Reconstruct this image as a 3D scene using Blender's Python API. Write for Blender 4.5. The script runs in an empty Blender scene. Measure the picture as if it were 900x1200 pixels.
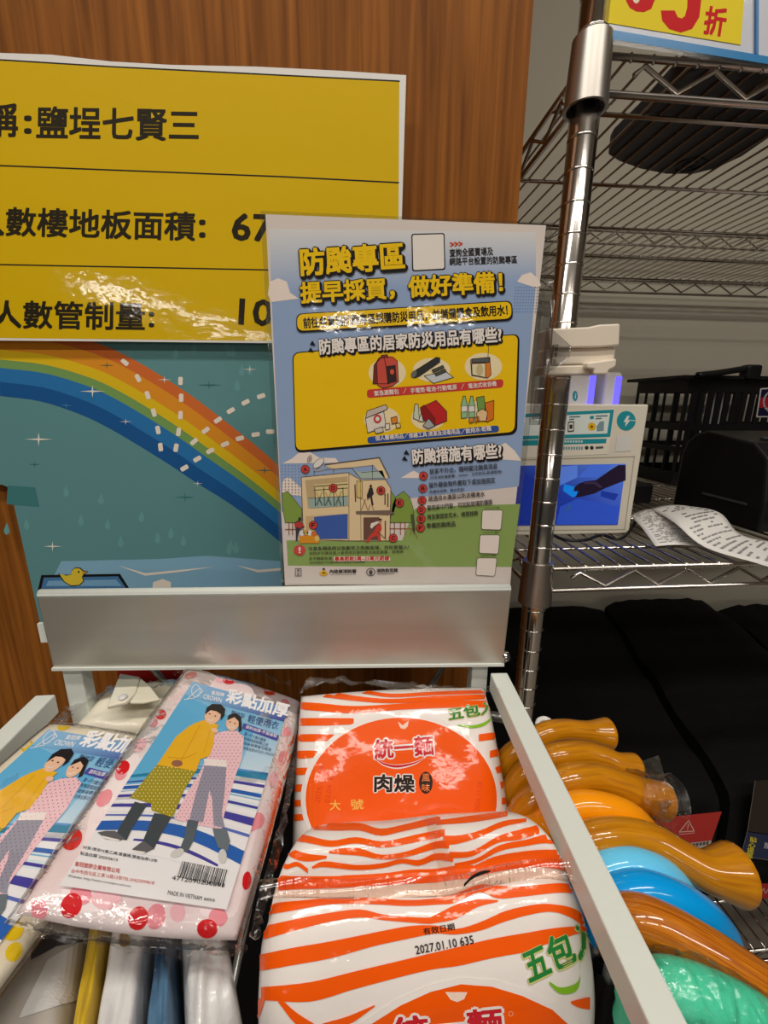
import bpy, bmesh, math, random
from mathutils import Vector as V, Matrix
from mathutils.bvhtree import BVHTree
random.seed(7)
S = bpy.context.scene
COL = S.collection
# ---------------------------------------------------------------- camera
F_PX, PITCH, YAW, ROLL, CZ = 500.0, math.radians(14.33), math.radians(5.15), math.radians(.443), 1.35
cd = bpy.data.cameras.new('camera'); cam = bpy.data.objects.new('camera', cd); COL.objects.link(cam)
cd.sensor_fit = 'VERTICAL'; cd.sensor_height = 36; cd.sensor_width = 27
cd.lens = 36 * F_PX / 1200; cd.clip_start = .01; cd.clip_end = 50
cam.matrix_world = (Matrix.Translation((0, 0, CZ)) @ Matrix.Rotation(-YAW, 4, 'Z')
                    @ Matrix.Rotation(math.pi/2 - PITCH, 4, 'X') @ Matrix.Rotation(ROLL, 4, 'Z'))
S.camera = cam
# ---------------------------------------------------------------- world, lights, exposure
def lin(c):
    c = c / 255
    return c / 12.92 if c <= .04045 else ((c + .055) / 1.055) ** 2.4
def rgb(r, g, b): return (lin(r), lin(g), lin(b), 1)
W = bpy.data.worlds.new('shop_ambience'); S.world = W; W.use_nodes = True
W.node_tree.nodes['Background'].inputs[0].default_value = (.62, .56, .50, 1)
W.node_tree.nodes['Background'].inputs[1].default_value = .06
def lamp(name, loc, sx, sy, power, col=(1, .93, .84)):
    l = bpy.data.lights.new(name, 'AREA'); l.shape = 'RECTANGLE'; l.size = sx; l.size_y = sy
    l.energy = power; l.color = col
    o = bpy.data.objects.new(name, l); COL.objects.link(o); o.location = loc
    return o
for x in (-.55, .55): lamp('ceiling_lamp', (x, -.30, 2.85), .9, .14, 11)
for x in (-1.1, 0, 1.1): lamp('ceiling_lamp', (x, -1.15, 2.85), .9, .14, 8.5)
for x in (.1, 1.7): lamp('ceiling_lamp', (x, -7.5, 2.85), 1.2, .16, 42)
strip = lamp('ceiling_lamp', (-2.75, -8.3, 2.85), 5.6, .2, 95); strip.rotation_euler.z = math.atan2(-5.3, 1.3)
S.view_settings.view_transform = 'Standard'; S.view_settings.look = 'None'
S.view_settings.exposure = 0.0; S.view_settings.gamma = 1; S.view_settings.use_curve_mapping = False

# ---------------------------------------------------------------- sight lines: a pixel of the 900x1200 frame to a point on a plane
MC = cam.matrix_world.to_3x3()
def ray(x, y): return MC @ V(((x - 450) / F_PX, -(y - 600) / F_PX, -1))
O = V((0, 0, CZ))
def onY(x, y, Y): r = ray(x, y); return O + r * (Y / r.y)
def onZ(x, y, Z): r = ray(x, y); return O + r * ((Z - CZ) / r.z)
def onP(x, y, p, n): r = ray(x, y); return O + r * ((p - O).dot(n) / r.dot(n))
def zz(ox, oy, s, pts): return [(ox + a / s, oy + b / s) for a, b in pts]

# ---------------------------------------------------------------- materials
def mat(name, col, rough=.5, metal=0, coat=0, bump=None, emit=None, trans=0, ior=1.45, spec=.5, coatr=.08):
    m = bpy.data.materials.new(name); m.use_nodes = True; nt = m.node_tree; b = nt.nodes['Principled BSDF']
    b.inputs['Base Color'].default_value = col; b.inputs['Roughness'].default_value = rough
    b.inputs['Metallic'].default_value = metal; b.inputs['Coat Weight'].default_value = coat
    b.inputs['Coat Roughness'].default_value = coatr; b.inputs['IOR'].default_value = ior
    b.inputs['Specular IOR Level'].default_value = spec
    b.inputs['Transmission Weight'].default_value = trans
    if emit: b.inputs['Emission Color'].default_value = emit[0]; b.inputs['Emission Strength'].default_value = emit[1]
    if bump: add_bump(nt, b, *bump)
    return m
def add_bump(nt, b, scale, strength, detail=3, stretch=(1, 1, 1), dist=.004, kind='noise'):
    tc = nt.nodes.new('ShaderNodeTexCoord'); mp = nt.nodes.new('ShaderNodeMapping'); mp.inputs['Scale'].default_value = stretch
    nt.links.new(tc.outputs['Object'], mp.inputs[0])
    if kind == 'noise':
        n = nt.nodes.new('ShaderNodeTexNoise'); n.inputs['Scale'].default_value = scale; n.inputs['Detail'].default_value = detail; out = n.outputs[0]
    else:
        n = nt.nodes.new('ShaderNodeTexVoronoi'); n.inputs['Scale'].default_value = scale; out = n.outputs[0]
    nt.links.new(mp.outputs[0], n.inputs['Vector'])
    bp = nt.nodes.new('ShaderNodeBump'); bp.inputs['Strength'].default_value = strength; bp.inputs['Distance'].default_value = dist
    nt.links.new(out, bp.inputs['Height']); nt.links.new(bp.outputs[0], b.inputs['Normal'])
    if 'Coat Normal' in b.inputs: nt.links.new(bp.outputs[0], b.inputs['Coat Normal'])
    return n
def two_tone(name, c1, c2, scale, stretch, rough=.4, coat=0, coord='Object', detail=6, lo=.35, hi=.7, bump=None, metal=0, coatr=.08, spec=.2):
    m = mat(name, c1, rough, metal, coat, bump, coatr=coatr, spec=spec); nt = m.node_tree; b = nt.nodes['Principled BSDF']
    tc = nt.nodes.new('ShaderNodeTexCoord'); mp = nt.nodes.new('ShaderNodeMapping'); mp.inputs['Scale'].default_value = stretch
    n = nt.nodes.new('ShaderNodeTexNoise'); n.inputs['Scale'].default_value = scale; n.inputs['Detail'].default_value = detail
    n.inputs['Distortion'].default_value = .6
    r = nt.nodes.new('ShaderNodeValToRGB'); r.color_ramp.elements[0].position = lo; r.color_ramp.elements[1].position = hi
    r.color_ramp.elements[0].color = c1; r.color_ramp.elements[1].color = c2
    nt.links.new(tc.outputs[coord], mp.inputs[0]); nt.links.new(mp.outputs[0], n.inputs['Vector'])
    nt.links.new(n.outputs[0], r.inputs[0]); nt.links.new(r.outputs[0], b.inputs['Base Color'])
    return m
def print_mat(name, rough=.35, coat=1, bump=None, emit=0, coatr=.06):
    m = mat(name, (1, 1, 1, 1), rough, 0, coat, bump, coatr=coatr, spec=.15); nt = m.node_tree; b = nt.nodes['Principled BSDF']
    a = nt.nodes.new('ShaderNodeAttribute'); a.attribute_name = 'Ink'
    nt.links.new(a.outputs['Color'], b.inputs['Base Color'])
    if emit: nt.links.new(a.outputs['Color'], b.inputs['Emission Color']); b.inputs['Emission Strength'].default_value = emit
    return m
def film(name, tint=(1, 1, 1, 1), gloss=.12, rough=.06, bump=(60, .6, 4, (1, 1, 1), .004)):
    m = bpy.data.materials.new(name); m.use_nodes = True; nt = m.node_tree; nt.nodes.clear()
    out = nt.nodes.new('ShaderNodeOutputMaterial'); mx = nt.nodes.new('ShaderNodeMixShader')
    t = nt.nodes.new('ShaderNodeBsdfTransparent'); t.inputs[0].default_value = tint
    g = nt.nodes.new('ShaderNodeBsdfGlossy'); g.inputs['Roughness'].default_value = rough
    lw = nt.nodes.new('ShaderNodeLayerWeight'); lw.inputs['Blend'].default_value = .25
    ma = nt.nodes.new('ShaderNodeMath'); ma.operation = 'MULTIPLY_ADD'; ma.inputs[1].default_value = .55; ma.inputs[2].default_value = gloss * .4
    tc = nt.nodes.new('ShaderNodeTexCoord'); mp = nt.nodes.new('ShaderNodeMapping'); mp.inputs['Scale'].default_value = bump[3]
    n = nt.nodes.new('ShaderNodeTexNoise'); n.inputs['Scale'].default_value = bump[0]; n.inputs['Detail'].default_value = bump[2]
    bp = nt.nodes.new('ShaderNodeBump'); bp.inputs['Strength'].default_value = bump[1]; bp.inputs['Distance'].default_value = bump[4]
    L = nt.links.new
    L(tc.outputs['Object'], mp.inputs[0]); L(mp.outputs[0], n.inputs['Vector']); L(n.outputs[0], bp.inputs['Height'])
    L(bp.outputs[0], g.inputs['Normal']); L(bp.outputs[0], lw.inputs['Normal'])
    L(lw.outputs['Fresnel'], ma.inputs[0]); L(ma.outputs[0], mx.inputs[0]); L(t.outputs[0], mx.inputs[1]); L(g.outputs[0], mx.inputs[2])
    L(mx.outputs[0], out.inputs[0])
    return m
M = dict(
    wood=two_tone('wood_laminate', rgb(92, 50, 16), rgb(162, 100, 40), 5, (26, 26, .9), .55, 0, lo=.2, hi=.75, spec=.1, detail=9),
    wall=mat('painted_wall', rgb(186, 180, 164), .8, bump=(120, .08)),
    floor=mat('floor_tile', rgb(150, 142, 130), .35, bump=(8, .02)),
    ceil=mat('ceiling_paint', rgb(205, 200, 190), .9),
    chrome=mat('chrome', (.72, .69, .65, 1), .13, 1),
    chrome2=mat('chrome_wire', (.62, .58, .54, 1), .24, 1),
    sleeve=mat('satin_sleeve', (.50, .47, .43, 1), .36, 1),
    ring=mat('chrome_groove', (.9, .88, .84, 1), .12, 1),
    black=mat('black_plastic', rgb(22, 22, 24), .38, spec=.3),
    blackrub=mat('black_rubber', rgb(62, 64, 68), .5),
    fabric=mat('black_fabric', rgb(14, 14, 15), .85, bump=(35, .5, 4, (1, 1, 1), .01), spec=.2),
    cord=mat('black_cord', rgb(18, 18, 18), .5),
    stand=mat('grey_powder_coat', rgb(222, 228, 222), .45, coat=.1, bump=(180, .06)),
    plate=two_tone('brushed_grey_metal', rgb(186, 182, 172), rgb(200, 196, 186), 2, (1, 1, 14), .36, .1, metal=.7, bump=(30, .03)),
    rod=mat('grey_rod', rgb(150, 152, 150), .3, .7),
    clampw=mat('cream_plastic', rgb(236, 224, 206), .35, coat=.2),
    clear=film('clear_acrylic', (.95, .96, .97, 1), .6, .08, (12, .1, 2, (1, 1, 1), .003)),
    laminate=film('laminate_film', (.93, .95, .95, 1), .25, .1, (14, .3, 3, (1, 1, 1), .003)),
    film=film('clear_film', (.985, .98, .98, 1), .16, .07, (55, .8, 4, (1, 1, 1), .004)),
    crinkle=film('crinkled_film', (.97, .965, .955, 1), .22, .10, (70, 1, 5, (1, 1, 1), .006)),
    kioskw=mat('off_white_plastic', rgb(226, 220, 204), .4),
    white=mat('white_paper', rgb(232, 230, 226), .5),
    whitegloss=mat('white_card_in_film', rgb(226, 226, 226), .35, coat=.6, bump=(38, .7, 5)),
    bank=mat('white_gloss', rgb(228, 226, 226), .25),
    led=mat('blue_led', rgb(90, 90, 255), .3, emit=(rgb(80, 70, 255), 2.2)),
    hw=two_tone('lacquered_wood', rgb(176, 108, 8), rgb(212, 142, 16), 4, (7, .7, 1), .3, 1, 'UV', 5, .3, .75, coatr=.04),
    hdark=two_tone('dark_lacquered_wood', rgb(164, 84, 8), rgb(212, 128, 30), 6, (13, .6, 1), .3, 1, 'UV', 6, .35, .65, coatr=.04),
    horange=mat('orange_plastic', rgb(255, 158, 8), .4, coat=.8, spec=.1),
    hsky=mat('pale_blue_plastic', rgb(110, 212, 255), .4, coat=.8, spec=.1),
    hblue=mat('blue_plastic', rgb(0, 160, 240), .4, coat=.8, spec=.1),
    hteal=mat('teal_plastic', rgb(88, 232, 190), .4, coat=.4, spec=.1),
    canopy=mat('dark_nylon', rgb(16, 17, 20), .7, bump=(40, .4)),
    pinkpack=two_tone('pink_white_pvc', rgb(244, 232, 234), rgb(238, 204, 210), 16, (1, 1, 1), .35, .5, lo=.45, hi=.75, bump=(30, .25, 3)),
    creampack=two_tone('cream_pvc', rgb(240, 234, 216), rgb(226, 214, 184), 14, (1, 1, 1), .35, .5, lo=.4, hi=.75, bump=(30, .25, 3)),
    greypack=two_tone('grey_pvc', rgb(176, 168, 156), rgb(206, 202, 196), 9, (1, 1, 1), .35, .6, bump=(26, .4, 4)),
    yellowpack=mat('yellow_pvc', rgb(214, 178, 44), .4, coat=.6, bump=(30, .4, 4)),
    bluepack=two_tone('blue_pvc', rgb(44, 74, 104), rgb(110, 158, 196), 22, (1, 1, 1), .35, .8, bump=(30, .5, 4)),
    darkpack=mat('dark_pvc', rgb(42, 46, 56), .4, coat=.7, bump=(30, .5, 4)),
    red=mat('red_plastic', rgb(190, 30, 34), .4),
    sheet=print_mat('laminated_print', .5, .9, (11, .3, 5, (1, 1, 1), .004), coatr=.05),
    board=print_mat('matt_print', .6, 0, None),
    label=print_mat('glossy_label_print', .45, .4, (26, .2, 3, (1, 1, 1), .003)),
    plain=print_mat('plain_print', .5, .1),
    screen=print_mat('lit_screen', .25, .2, None, .32),
)
# ---------------------------------------------------------------- objects, tags, mesh builder
def tag(o, label, cat, group=None, kind=None):
    if label: o['label'] = label
    if cat: o['category'] = cat
    if group: o['group'] = group
    if kind: o['kind'] = kind
    return o
def empty(name, loc, label, cat, group=None):
    o = bpy.data.objects.new(name, None); COL.objects.link(o); o.location = loc; o.empty_display_size = .05
    return tag(o, label, cat, group)
class MB:
    def __init__(s): s.v = []; s.f = []; s.uv = {}; s.c = {}; s.mi = {}
    def add(s, vs, fs, uvs=None, mi=0):
        n = len(s.v); s.v += [V(p) for p in vs]
        for k, f in enumerate(fs):
            s.f.append([n + i for i in f])
            if uvs: s.uv[len(s.f) - 1] = [uvs[i] for i in f]
            if mi: s.mi[len(s.f) - 1] = mi
        return s
    def box(s, a, b, X=V((1, 0, 0)), Y=V((0, 1, 0)), Z=V((0, 0, 1)), o=V((0, 0, 0)), mi=0):
        vs = [o + X * x + Y * y + Z * z for z in (a[2], b[2]) for y in (a[1], b[1]) for x in (a[0], b[0])]
        return s.add(vs, [(0, 2, 3, 1), (4, 5, 7, 6), (0, 1, 5, 4), (2, 6, 7, 3), (0, 4, 6, 2), (1, 3, 7, 5)], mi=mi)
    def hexa(s, b4, t4, mi=0):
        return s.add(list(b4) + list(t4), [(3, 2, 1, 0), (4, 5, 6, 7), (0, 1, 5, 4), (1, 2, 6, 5), (2, 3, 7, 6), (3, 0, 4, 7)], mi=mi)
    def tube(s, path, r, seg=10, caps=True, mi=0, closed=False):
        P = [V(p) for p in path]; n = len(P); R = r if isinstance(r, (list, tuple)) else [r] * n
        T = []
        for i in range(n):
            a = P[i - 1] if i > 0 or closed else P[0]; b = P[(i + 1) % n] if i < n - 1 or closed else P[-1]
            T.append((b - a).normalized())
        u = T[0].cross(V((0, 0, 1)))
        if u.length < .2: u = T[0].cross(V((1, 0, 0)))
        u.normalize(); vs = []; uv = []; L = 0
        for i in range(n):
            u = (u - T[i] * u.dot(T[i])).normalized(); w = T[i].cross(u)
            if i: L += (P[i] - P[i - 1]).length
            for k in range(seg + 1):
                a = 2 * math.pi * k / seg
                vs.append(P[i] + (u * math.cos(a) + w * math.sin(a)) * R[i]); uv.append((k / seg, L * 10))
        fs = [(i * (seg + 1) + k, i * (seg + 1) + k + 1, (i + 1) * (seg + 1) + k + 1, (i + 1) * (seg + 1) + k) for i in range(n - 1) for k in range(seg)]
        if caps: fs += [tuple(range(seg - 1, -1, -1)), tuple((n - 1) * (seg + 1) + k for k in range(seg))]
        return s.add(vs, fs, uv, mi)
    def grid(s, rows, closed=False, mi=0, flip=False):
        nr, nc = len(rows), len(rows[0]); vs = [p for r in rows for p in r]; fs = []
        uv = [(j / (nc - 1), i / (nr - 1)) for i in range(nr) for j in range(nc)]
        for i in range(nr - 1):
            for j in range(nc - 1):
                q = (i * nc + j, i * nc + j + 1, (i + 1) * nc + j + 1, (i + 1) * nc + j)
                fs.append(q[::-1] if flip else q)
        return s.add(vs, fs, uv, mi)
    def prism(s, pts, d, mi=0):
        """outline points (3-D, planar) pushed along d"""
        n = len(pts); vs = [V(p) for p in pts] + [V(p) + d for p in pts]
        fs = [tuple(range(n)), tuple(range(2 * n - 1, n - 1, -1))] + [(i, i + n, (i + 1) % n + n, (i + 1) % n) for i in range(n)]
        return s.add(vs, fs, mi=mi)
    def build(s, name, m, parent=None, smooth=False, bevel=0, weld=False, fixn=False, seg=2, kind=None):
        me = bpy.data.meshes.new(name); org = V((0, 0, 0))
        if parent is not None: org = parent.matrix_world.translation if parent.parent is None else V(parent['_o'])
        elif s.v:
            org = V((sum(p.x for p in s.v) / len(s.v), sum(p.y for p in s.v) / len(s.v), min(p.z for p in s.v)))
        me.from_pydata([tuple(p - org) for p in s.v], [], s.f)
        if s.uv:
            l = me.uv_layers.new(name='UVMap')
            for p in me.polygons:
                q = s.uv.get(p.index)
                if q:
                    for k, li in enumerate(p.loop_indices): l.data[li].uv = q[k]
        if s.c:
            ca = me.color_attributes.new('Ink', 'FLOAT_COLOR', 'CORNER')
            for p in me.polygons:
                q = s.c[p.index]
                for k, li in enumerate(p.loop_indices): ca.data[li].color = q[k] if isinstance(q, list) else q
        for x in (m if isinstance(m, (list, tuple)) else [m]): me.materials.append(x)
        for i, k in s.mi.items(): me.polygons[i].material_index = k
        if weld or fixn:
            b = bmesh.new(); b.from_mesh(me)
            if weld: bmesh.ops.remove_doubles(b, verts=b.verts, dist=1e-5)
            bmesh.ops.recalc_face_normals(b, faces=b.faces); b.to_mesh(me); b.free()
        if smooth:
            for p in me.polygons: p.use_smooth = True
        o = bpy.data.objects.new(name, me); COL.objects.link(o)
        if parent is not None: o.parent = parent; o['_o'] = list(org)
        else: o.location = org; bpy.context.view_layer.update()
        if bevel:
            bv = o.modifiers.new('edge', 'BEVEL'); bv.width = bevel; bv.segments = seg; bv.limit_method = 'ANGLE'; bv.angle_limit = math.radians(40)
        if kind: o['kind'] = kind
        return o
def root(name, loc, label, cat, group=None):
    o = empty(name, loc, label, cat, group); bpy.context.view_layer.update(); return o
def spline(pts, n=8):
    P = [V(p) for p in pts]; out = []
    for i in range(len(P) - 1):
        a = P[i - 1] if i else P[0] * 2 - P[1]; b, c = P[i], P[i + 1]; d = P[i + 2] if i + 2 < len(P) else c * 2 - b
        for k in range(n):
            t = k / n; out.append(.5 * ((2 * b) + (c - a) * t + (2 * a - 5 * b + 4 * c - d) * t * t + (3 * b - a - 3 * c + d) * t ** 3))
    return out + [P[-1]]
# ---------------------------------------------------------------- flat print: inks laid on a surface
EPS = .00008
TXT = bpy.data.curves.new('lettering', 'FONT'); TXT.resolution_u = 2
TXO = bpy.data.objects.new('lettering', TXT); COL.objects.link(TXO)
_tc = {}
def glyphs(body, off):
    k = (body, off)
    if k not in _tc:
        TXT.body = body; TXT.offset = off
        dg = bpy.context.evaluated_depsgraph_get(); dg.update()
        me = bpy.data.meshes.new_from_object(TXO.evaluated_get(dg))
        _tc[k] = ([(v.co.x, v.co.y) for v in me.vertices], [tuple(p.vertices) for p in me.polygons]); bpy.data.meshes.remove(me)
    return _tc[k]
class Print(MB):
    """inks drawn in picture-plane coordinates and laid on a surface by fn(x, y, height)"""
    def __init__(s, fn, dens=0): super().__init__(); s.fn = fn; s.dens = dens
    def _face(s, pts, fs, col, L):
        vs = [s.fn(x, y, L * EPS) for x, y in pts]
        if any(v is None for v in vs):
            fs = [f for f in fs if all(vs[i] is not None for i in f)]; vs = [v or V((0, 0, 0)) for v in vs]
            used = sorted({i for f in fs for i in f}); mp = {i: k for k, i in enumerate(used)}
            vs = [vs[i] for i in used]; fs = [tuple(mp[i] for i in f) for f in fs]
        n = len(s.f); s.add(vs, fs)
        for k in range(len(fs)): s.c[n + k] = col
    def poly(s, pts, col, L=1, cols=None):
        pts = [tuple(p) for p in pts]
        if s.dens:
            b = bmesh.new(); f = b.faces.new([b.verts.new((x, y, 0)) for x, y in pts])
            bmesh.ops.triangulate(b, faces=b.faces)
            for _ in range(7):
                e = [e for e in b.edges if e.calc_length() > s.dens]
                if not e: break
                bmesh.ops.subdivide_edges(b, edges=e, cuts=1); bmesh.ops.triangulate(b, faces=b.faces)
            b.verts.index_update()
            s._face([(v.co.x, v.co.y) for v in b.verts], [tuple(v.index for v in f.verts) for f in b.faces], col, L); b.free(); return s
        n = len(s.f)
        s._face(pts, [tuple(range(len(pts)))], cols if cols else col, L)
        return s
    def line(s, pts, w, col, L=2, closed=False):
        P = [V((x, y)) for x, y in pts]
        if closed: P.append(P[0])
        for a, b in zip(P, P[1:]):
            d = b - a
            if d.length < 1e-6: continue
            d.normalize(); n = V((-d.y, d.x)) * w / 2; a2 = a - d * w * .3; b2 = b + d * w * .3
            s.poly([a2 + n, b2 + n, b2 - n, a2 - n], col, L)
        return s
    def ell(s, c, rx, ry, col, L=2, rot=0, n=24, a0=0, a1=360):
        full = a1 - a0 >= 360; pts = []
        for i in range(n + (0 if full else 1)):
            a = math.radians(a0 + (a1 - a0) * i / n); x, y = rx * math.cos(a), ry * math.sin(a)
            ca, sa = math.cos(math.radians(rot)), math.sin(math.radians(rot))
            pts.append((c[0] + x * ca - y * sa, c[1] + x * sa + y * ca))
        return s.poly(pts, col, L)
    def ring(s, c, rx, ry, w, col, L=2, n=24):
        return s.line([(c[0] + rx * math.cos(2 * math.pi * i / n), c[1] + ry * math.sin(2 * math.pi * i / n)) for i in range(n)], w, col, L, True)
    def rrect(s, q, r, col, L=1):
        """rounded quad, corners q in order"""
        Q = [V(p) for p in q]; pts = []
        for i in range(4):
            p, a, b = Q[i], Q[i - 1], Q[(i + 1) % 4]
            u = (a - p).normalized() * r; w = (b - p).normalized() * r
            for k in range(6):
                t = k / 5; pts.append(p + u * (1 - t) ** 2 + w * t ** 2)
        s.poly(pts, col, L); return pts
    def text(s, body, p0, p1, h, col, L=3, off=0., dx=0, dy=0, up=None):
        """lettering from the lower left point p0 to the lower right point p1, h tall; off thickens the strokes (in em)"""
        v, f = glyphs(body, 0.)
        x0, x1 = min(a for a, b in v), max(a for a, b in v); y0, y1 = min(b for a, b in v), max(b for a, b in v)
        A, B = V((p0[0] + dx, p0[1] + dy)), V((p1[0] + dx, p1[1] + dy)); e = B - A
        U = V(up) if up else V((e.y, -e.x)).normalized() * h
        n = 1 if off <= 0 else (4 if off < .035 else 10)
        for k in range(n):
            t = 2 * math.pi * (k + .5) / n; ox, oy = (off * math.cos(t) * 1.25, off * math.sin(t) * 1.25) if off else (0, 0)
            pts = []
            for a, b in v:
                q = A + e * ((a + ox - x0) / (x1 - x0)) + U * ((b + oy - y0) / (y1 - y0)); pts.append((q.x, q.y))
            s._face(pts, f, col, L + k * .02)
        return s
    def star(s, c, a, b, col, L=3):
        pts = []
        for i in range(8):
            r = (b if i % 4 == 0 else a) if i % 2 == 0 else a * .18
            t = math.pi * i / 4; pts.append((c[0] + r * math.cos(t), c[1] + r * math.sin(t)))
        return s.poly(pts, col, L)
def plane_fn(p, n):
    n = n.normalized() * (-1 if n.dot(p - O) > 0 else 1)
    return lambda x, y, h: onP(x, y, p + n * h, n)
def surf_fn(o, lift=.0003):
    dg = bpy.context.evaluated_depsgraph_get(); dg.update()
    me = o.evaluated_get(dg).to_mesh(); mw = o.matrix_world
    if o.parent: mw = o.parent.matrix_world @ o.matrix_local
    bv = BVHTree.FromPolygons([mw @ v.co for v in me.vertices], [tuple(p.vertices) for p in me.polygons])
    def fn(x, y, h):
        r = ray(x, y).normalized(); hit = bv.ray_cast(O, r)
        if hit[0] is None: return None
        n = hit[1] if hit[1].dot(r) < 0 else -hit[1]
        if n.dot(r) > -.06: return None
        return hit[0] + n * (lift + h)
    return fn
K = rgb(26, 24, 26); WH = rgb(232, 228, 222)
def merge(P, o, m):
    """lay the inks P into the mesh of o itself, as a second material"""
    org = V(o['_o']) if '_o' in o else o.matrix_world.translation
    o.data.materials.append(m); b = bmesh.new(); b.from_mesh(o.data); cl = b.loops.layers.float_color.new('Ink')
    vs = [b.verts.new(p - org) for p in P.v]
    for k, f in enumerate(P.f):
        try: q = b.faces.new([vs[i] for i in f])
        except ValueError: continue
        q.material_index = 1; q.smooth = False
        for l in q.loops: l[cl] = P.c[k]
    b.to_mesh(o.data); b.free()
def pack_body(fr, a0, a1, b0, b1, th, na=26, nb=34, pw=5, wr=.0, seed=0, dome=0):
    """a pillow shaped pouch in a frame fr=(origin, ex, ey, ez); a,b in metres"""
    o, ex, ey, ez = fr; rnd = random.Random(seed); mb = MB(); ph = [rnd.uniform(0, 6.3) for _ in range(8)]
    ca, cb, ha, hb = (a0 + a1) / 2, (b0 + b1) / 2, (a1 - a0) / 2, (b1 - b0) / 2
    for side in (1, -1):
        rows = []
        for j in range(nb + 1):
            v = -1 + 2 * j / nb; v = math.sin(v * math.pi / 2) * .55 + v * .45; r = []
            for i in range(na + 1):
                u = -1 + 2 * i / na; u = math.sin(u * math.pi / 2) * .55 + u * .45
                k = max(0, 1 - abs(u) ** pw) ** .5 * max(0, 1 - abs(v) ** pw) ** .5
                x = ca + ha * u * (1 - .03 * v * v); y = cb + hb * v * (1 - .03 * u * u)
                z = th / 2 * k * side + side * dome * (1 - u * u) * (1 - v * v)
                z += k * wr * (math.sin(u * 5 + v * 3 + ph[0]) + .6 * math.sin(v * 9 - u * 4 + ph[1]) + .4 * math.sin(u * 13 + v * 7 + ph[2]))
                r.append(o + ex * x + ey * y + ez * (z - th / 2))
            rows.append(r)
        mb.grid(rows, flip=side < 0)
    return mb
# ================================================================ the setting
def struct(name, mb, m, **k): o = mb.build(name, m, **k); o['kind'] = 'structure'; return o
struct('wall_back', MB().box((-1.6, 1.13, 0), (3.2, 1.23, 3.0)), M['wall'])
struct('wall_left', MB().box((-1.6, .45, 0), (.166, 1.13, 3.0)), M['wood'])
struct('floor', MB().box((-5, -12.5, -.1), (4, 1.23, 0)), M['floor'])
struct('ceiling', MB().box((-5, -12.5, 3.0), (4, 1.23, 3.1)), M['ceil'])
# ================================================================ chrome wire rack
PX, PY, Z0 = .2144, .4347, CZ + .2288
RL, RD = 1.22, .645
rack = root('wire_rack', (PX + RL / 2, PY + RD / 2, 0), 'tall chrome wire shelving rack beside the wood panel, its front post ringed with grooves', 'shelf rack')
RZ = [1.641, 1.169, .503]
for ix in (0, 1):
    for iy in (0, 1):
        x, y = PX + RL * ix, PY + RD * iy
        p = MB().tube([(x, y, 0), (x, y, 2.2)], .0127, 28).build('post', M['chrome'], rack, True)
        for q in p.data.polygons:
            if len(q.vertices) > 4: q.use_smooth = False
        g = MB()
        for i in range(-24, 62):
            z = Z0 - .0254 * i
            if .03 < z < 2.19: g.tube([(x, y, z - .0009), (x, y, z + .0009)], [.01295, .01295], 28)
        o = g.build('groove_rings', M['ring'], p, True); o['kind'] = 'stuff'
        for z in RZ:
            c_ = MB().tube([(x, y, z - .040), (x, y, z + .010)], [.0186, .0164], 28, False)
            c_.tube([(x, y, z + .010), (x, y, z + .0102)], [.0164, .0128], 28, False); c_.tube([(x, y, z - .040), (x, y, z - .0398)], [.0186, .0158], 28, False)
            c_.tube([(x, y, z - .0398), (x, y, z - .02)], [.0158, .0130], 28, False)
            c_.build('collar', M['sleeve'], rack, True)
def wire_shelf(z):
    m = MB(); tr = .0268; x0, x1, y0, y1 = PX + .017, PX + RL - .017, PY, PY + RD
    def truss(ax, c, lo, hi):
        P = (lambda t, zz_: (t, c, zz_)) if ax == 'x' else (lambda t, zz_: (c, t, zz_))
        m.tube([P(lo, z), P(hi, z)], .0027, 8); m.tube([P(lo, z - tr), P(hi, z - tr)], .0029, 8)
        pts = [P(lo + .024, z - .012), P(lo + .033, z - .0052)]; t = lo + .033; up = False
        while t + .032 < hi - .02:
            t += .033; pts.append(P(t, z - (.0045 if up else .0225))); up = not up
        m.tube(pts, .0021, 6)
    truss('x', y0, x0, x1); truss('x', y1, x0, x1); truss('y', PX, y0 + .017, y1 - .017); truss('y', PX + RL, y0 + .017, y1 - .017)
    for i in range(5):
        y = y0 + .0705 + .1385 * i
        if y < y1 - .02: m.tube([(PX, y, z - .0015), (PX + RL, y, z - .0015)], .0022, 6)
    n = int((RL - .03) / .0205)
    for i in range(n + 1):
        x = PX + .0155 + .0205 * i
        m.tube([(x, y0 - .0012, z - .004), (x, y0 - .001, z + .002), (x, y0 + .012, z + .0026), (x, y1 - .012, z + .0026), (x, y1 + .001, z + .002), (x, y1 + .0012, z - .004)], .00155, 5)
    return m.build('wire_shelf', M['chrome2'], rack, True)
for z in RZ: wire_shelf(z)
m = MB(); yb = PY + RD
for dz in (.052, .076, .102): m.tube([(PX, yb, RZ[0] + dz), (PX + RL, yb, RZ[0] + dz)], .0027, 8)
t = PX + .03; pts = []; up = True
while t < PX + RL - .02: pts.append((t, yb, RZ[0] + (.098 if up else .08))); t += .033; up = not up
m.tube(pts, .002, 6); m.build('back_ledge', M['chrome2'], rack, True)
ST = [z + .0046 for z in [1.95] + RZ]      # top of the wires

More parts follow.
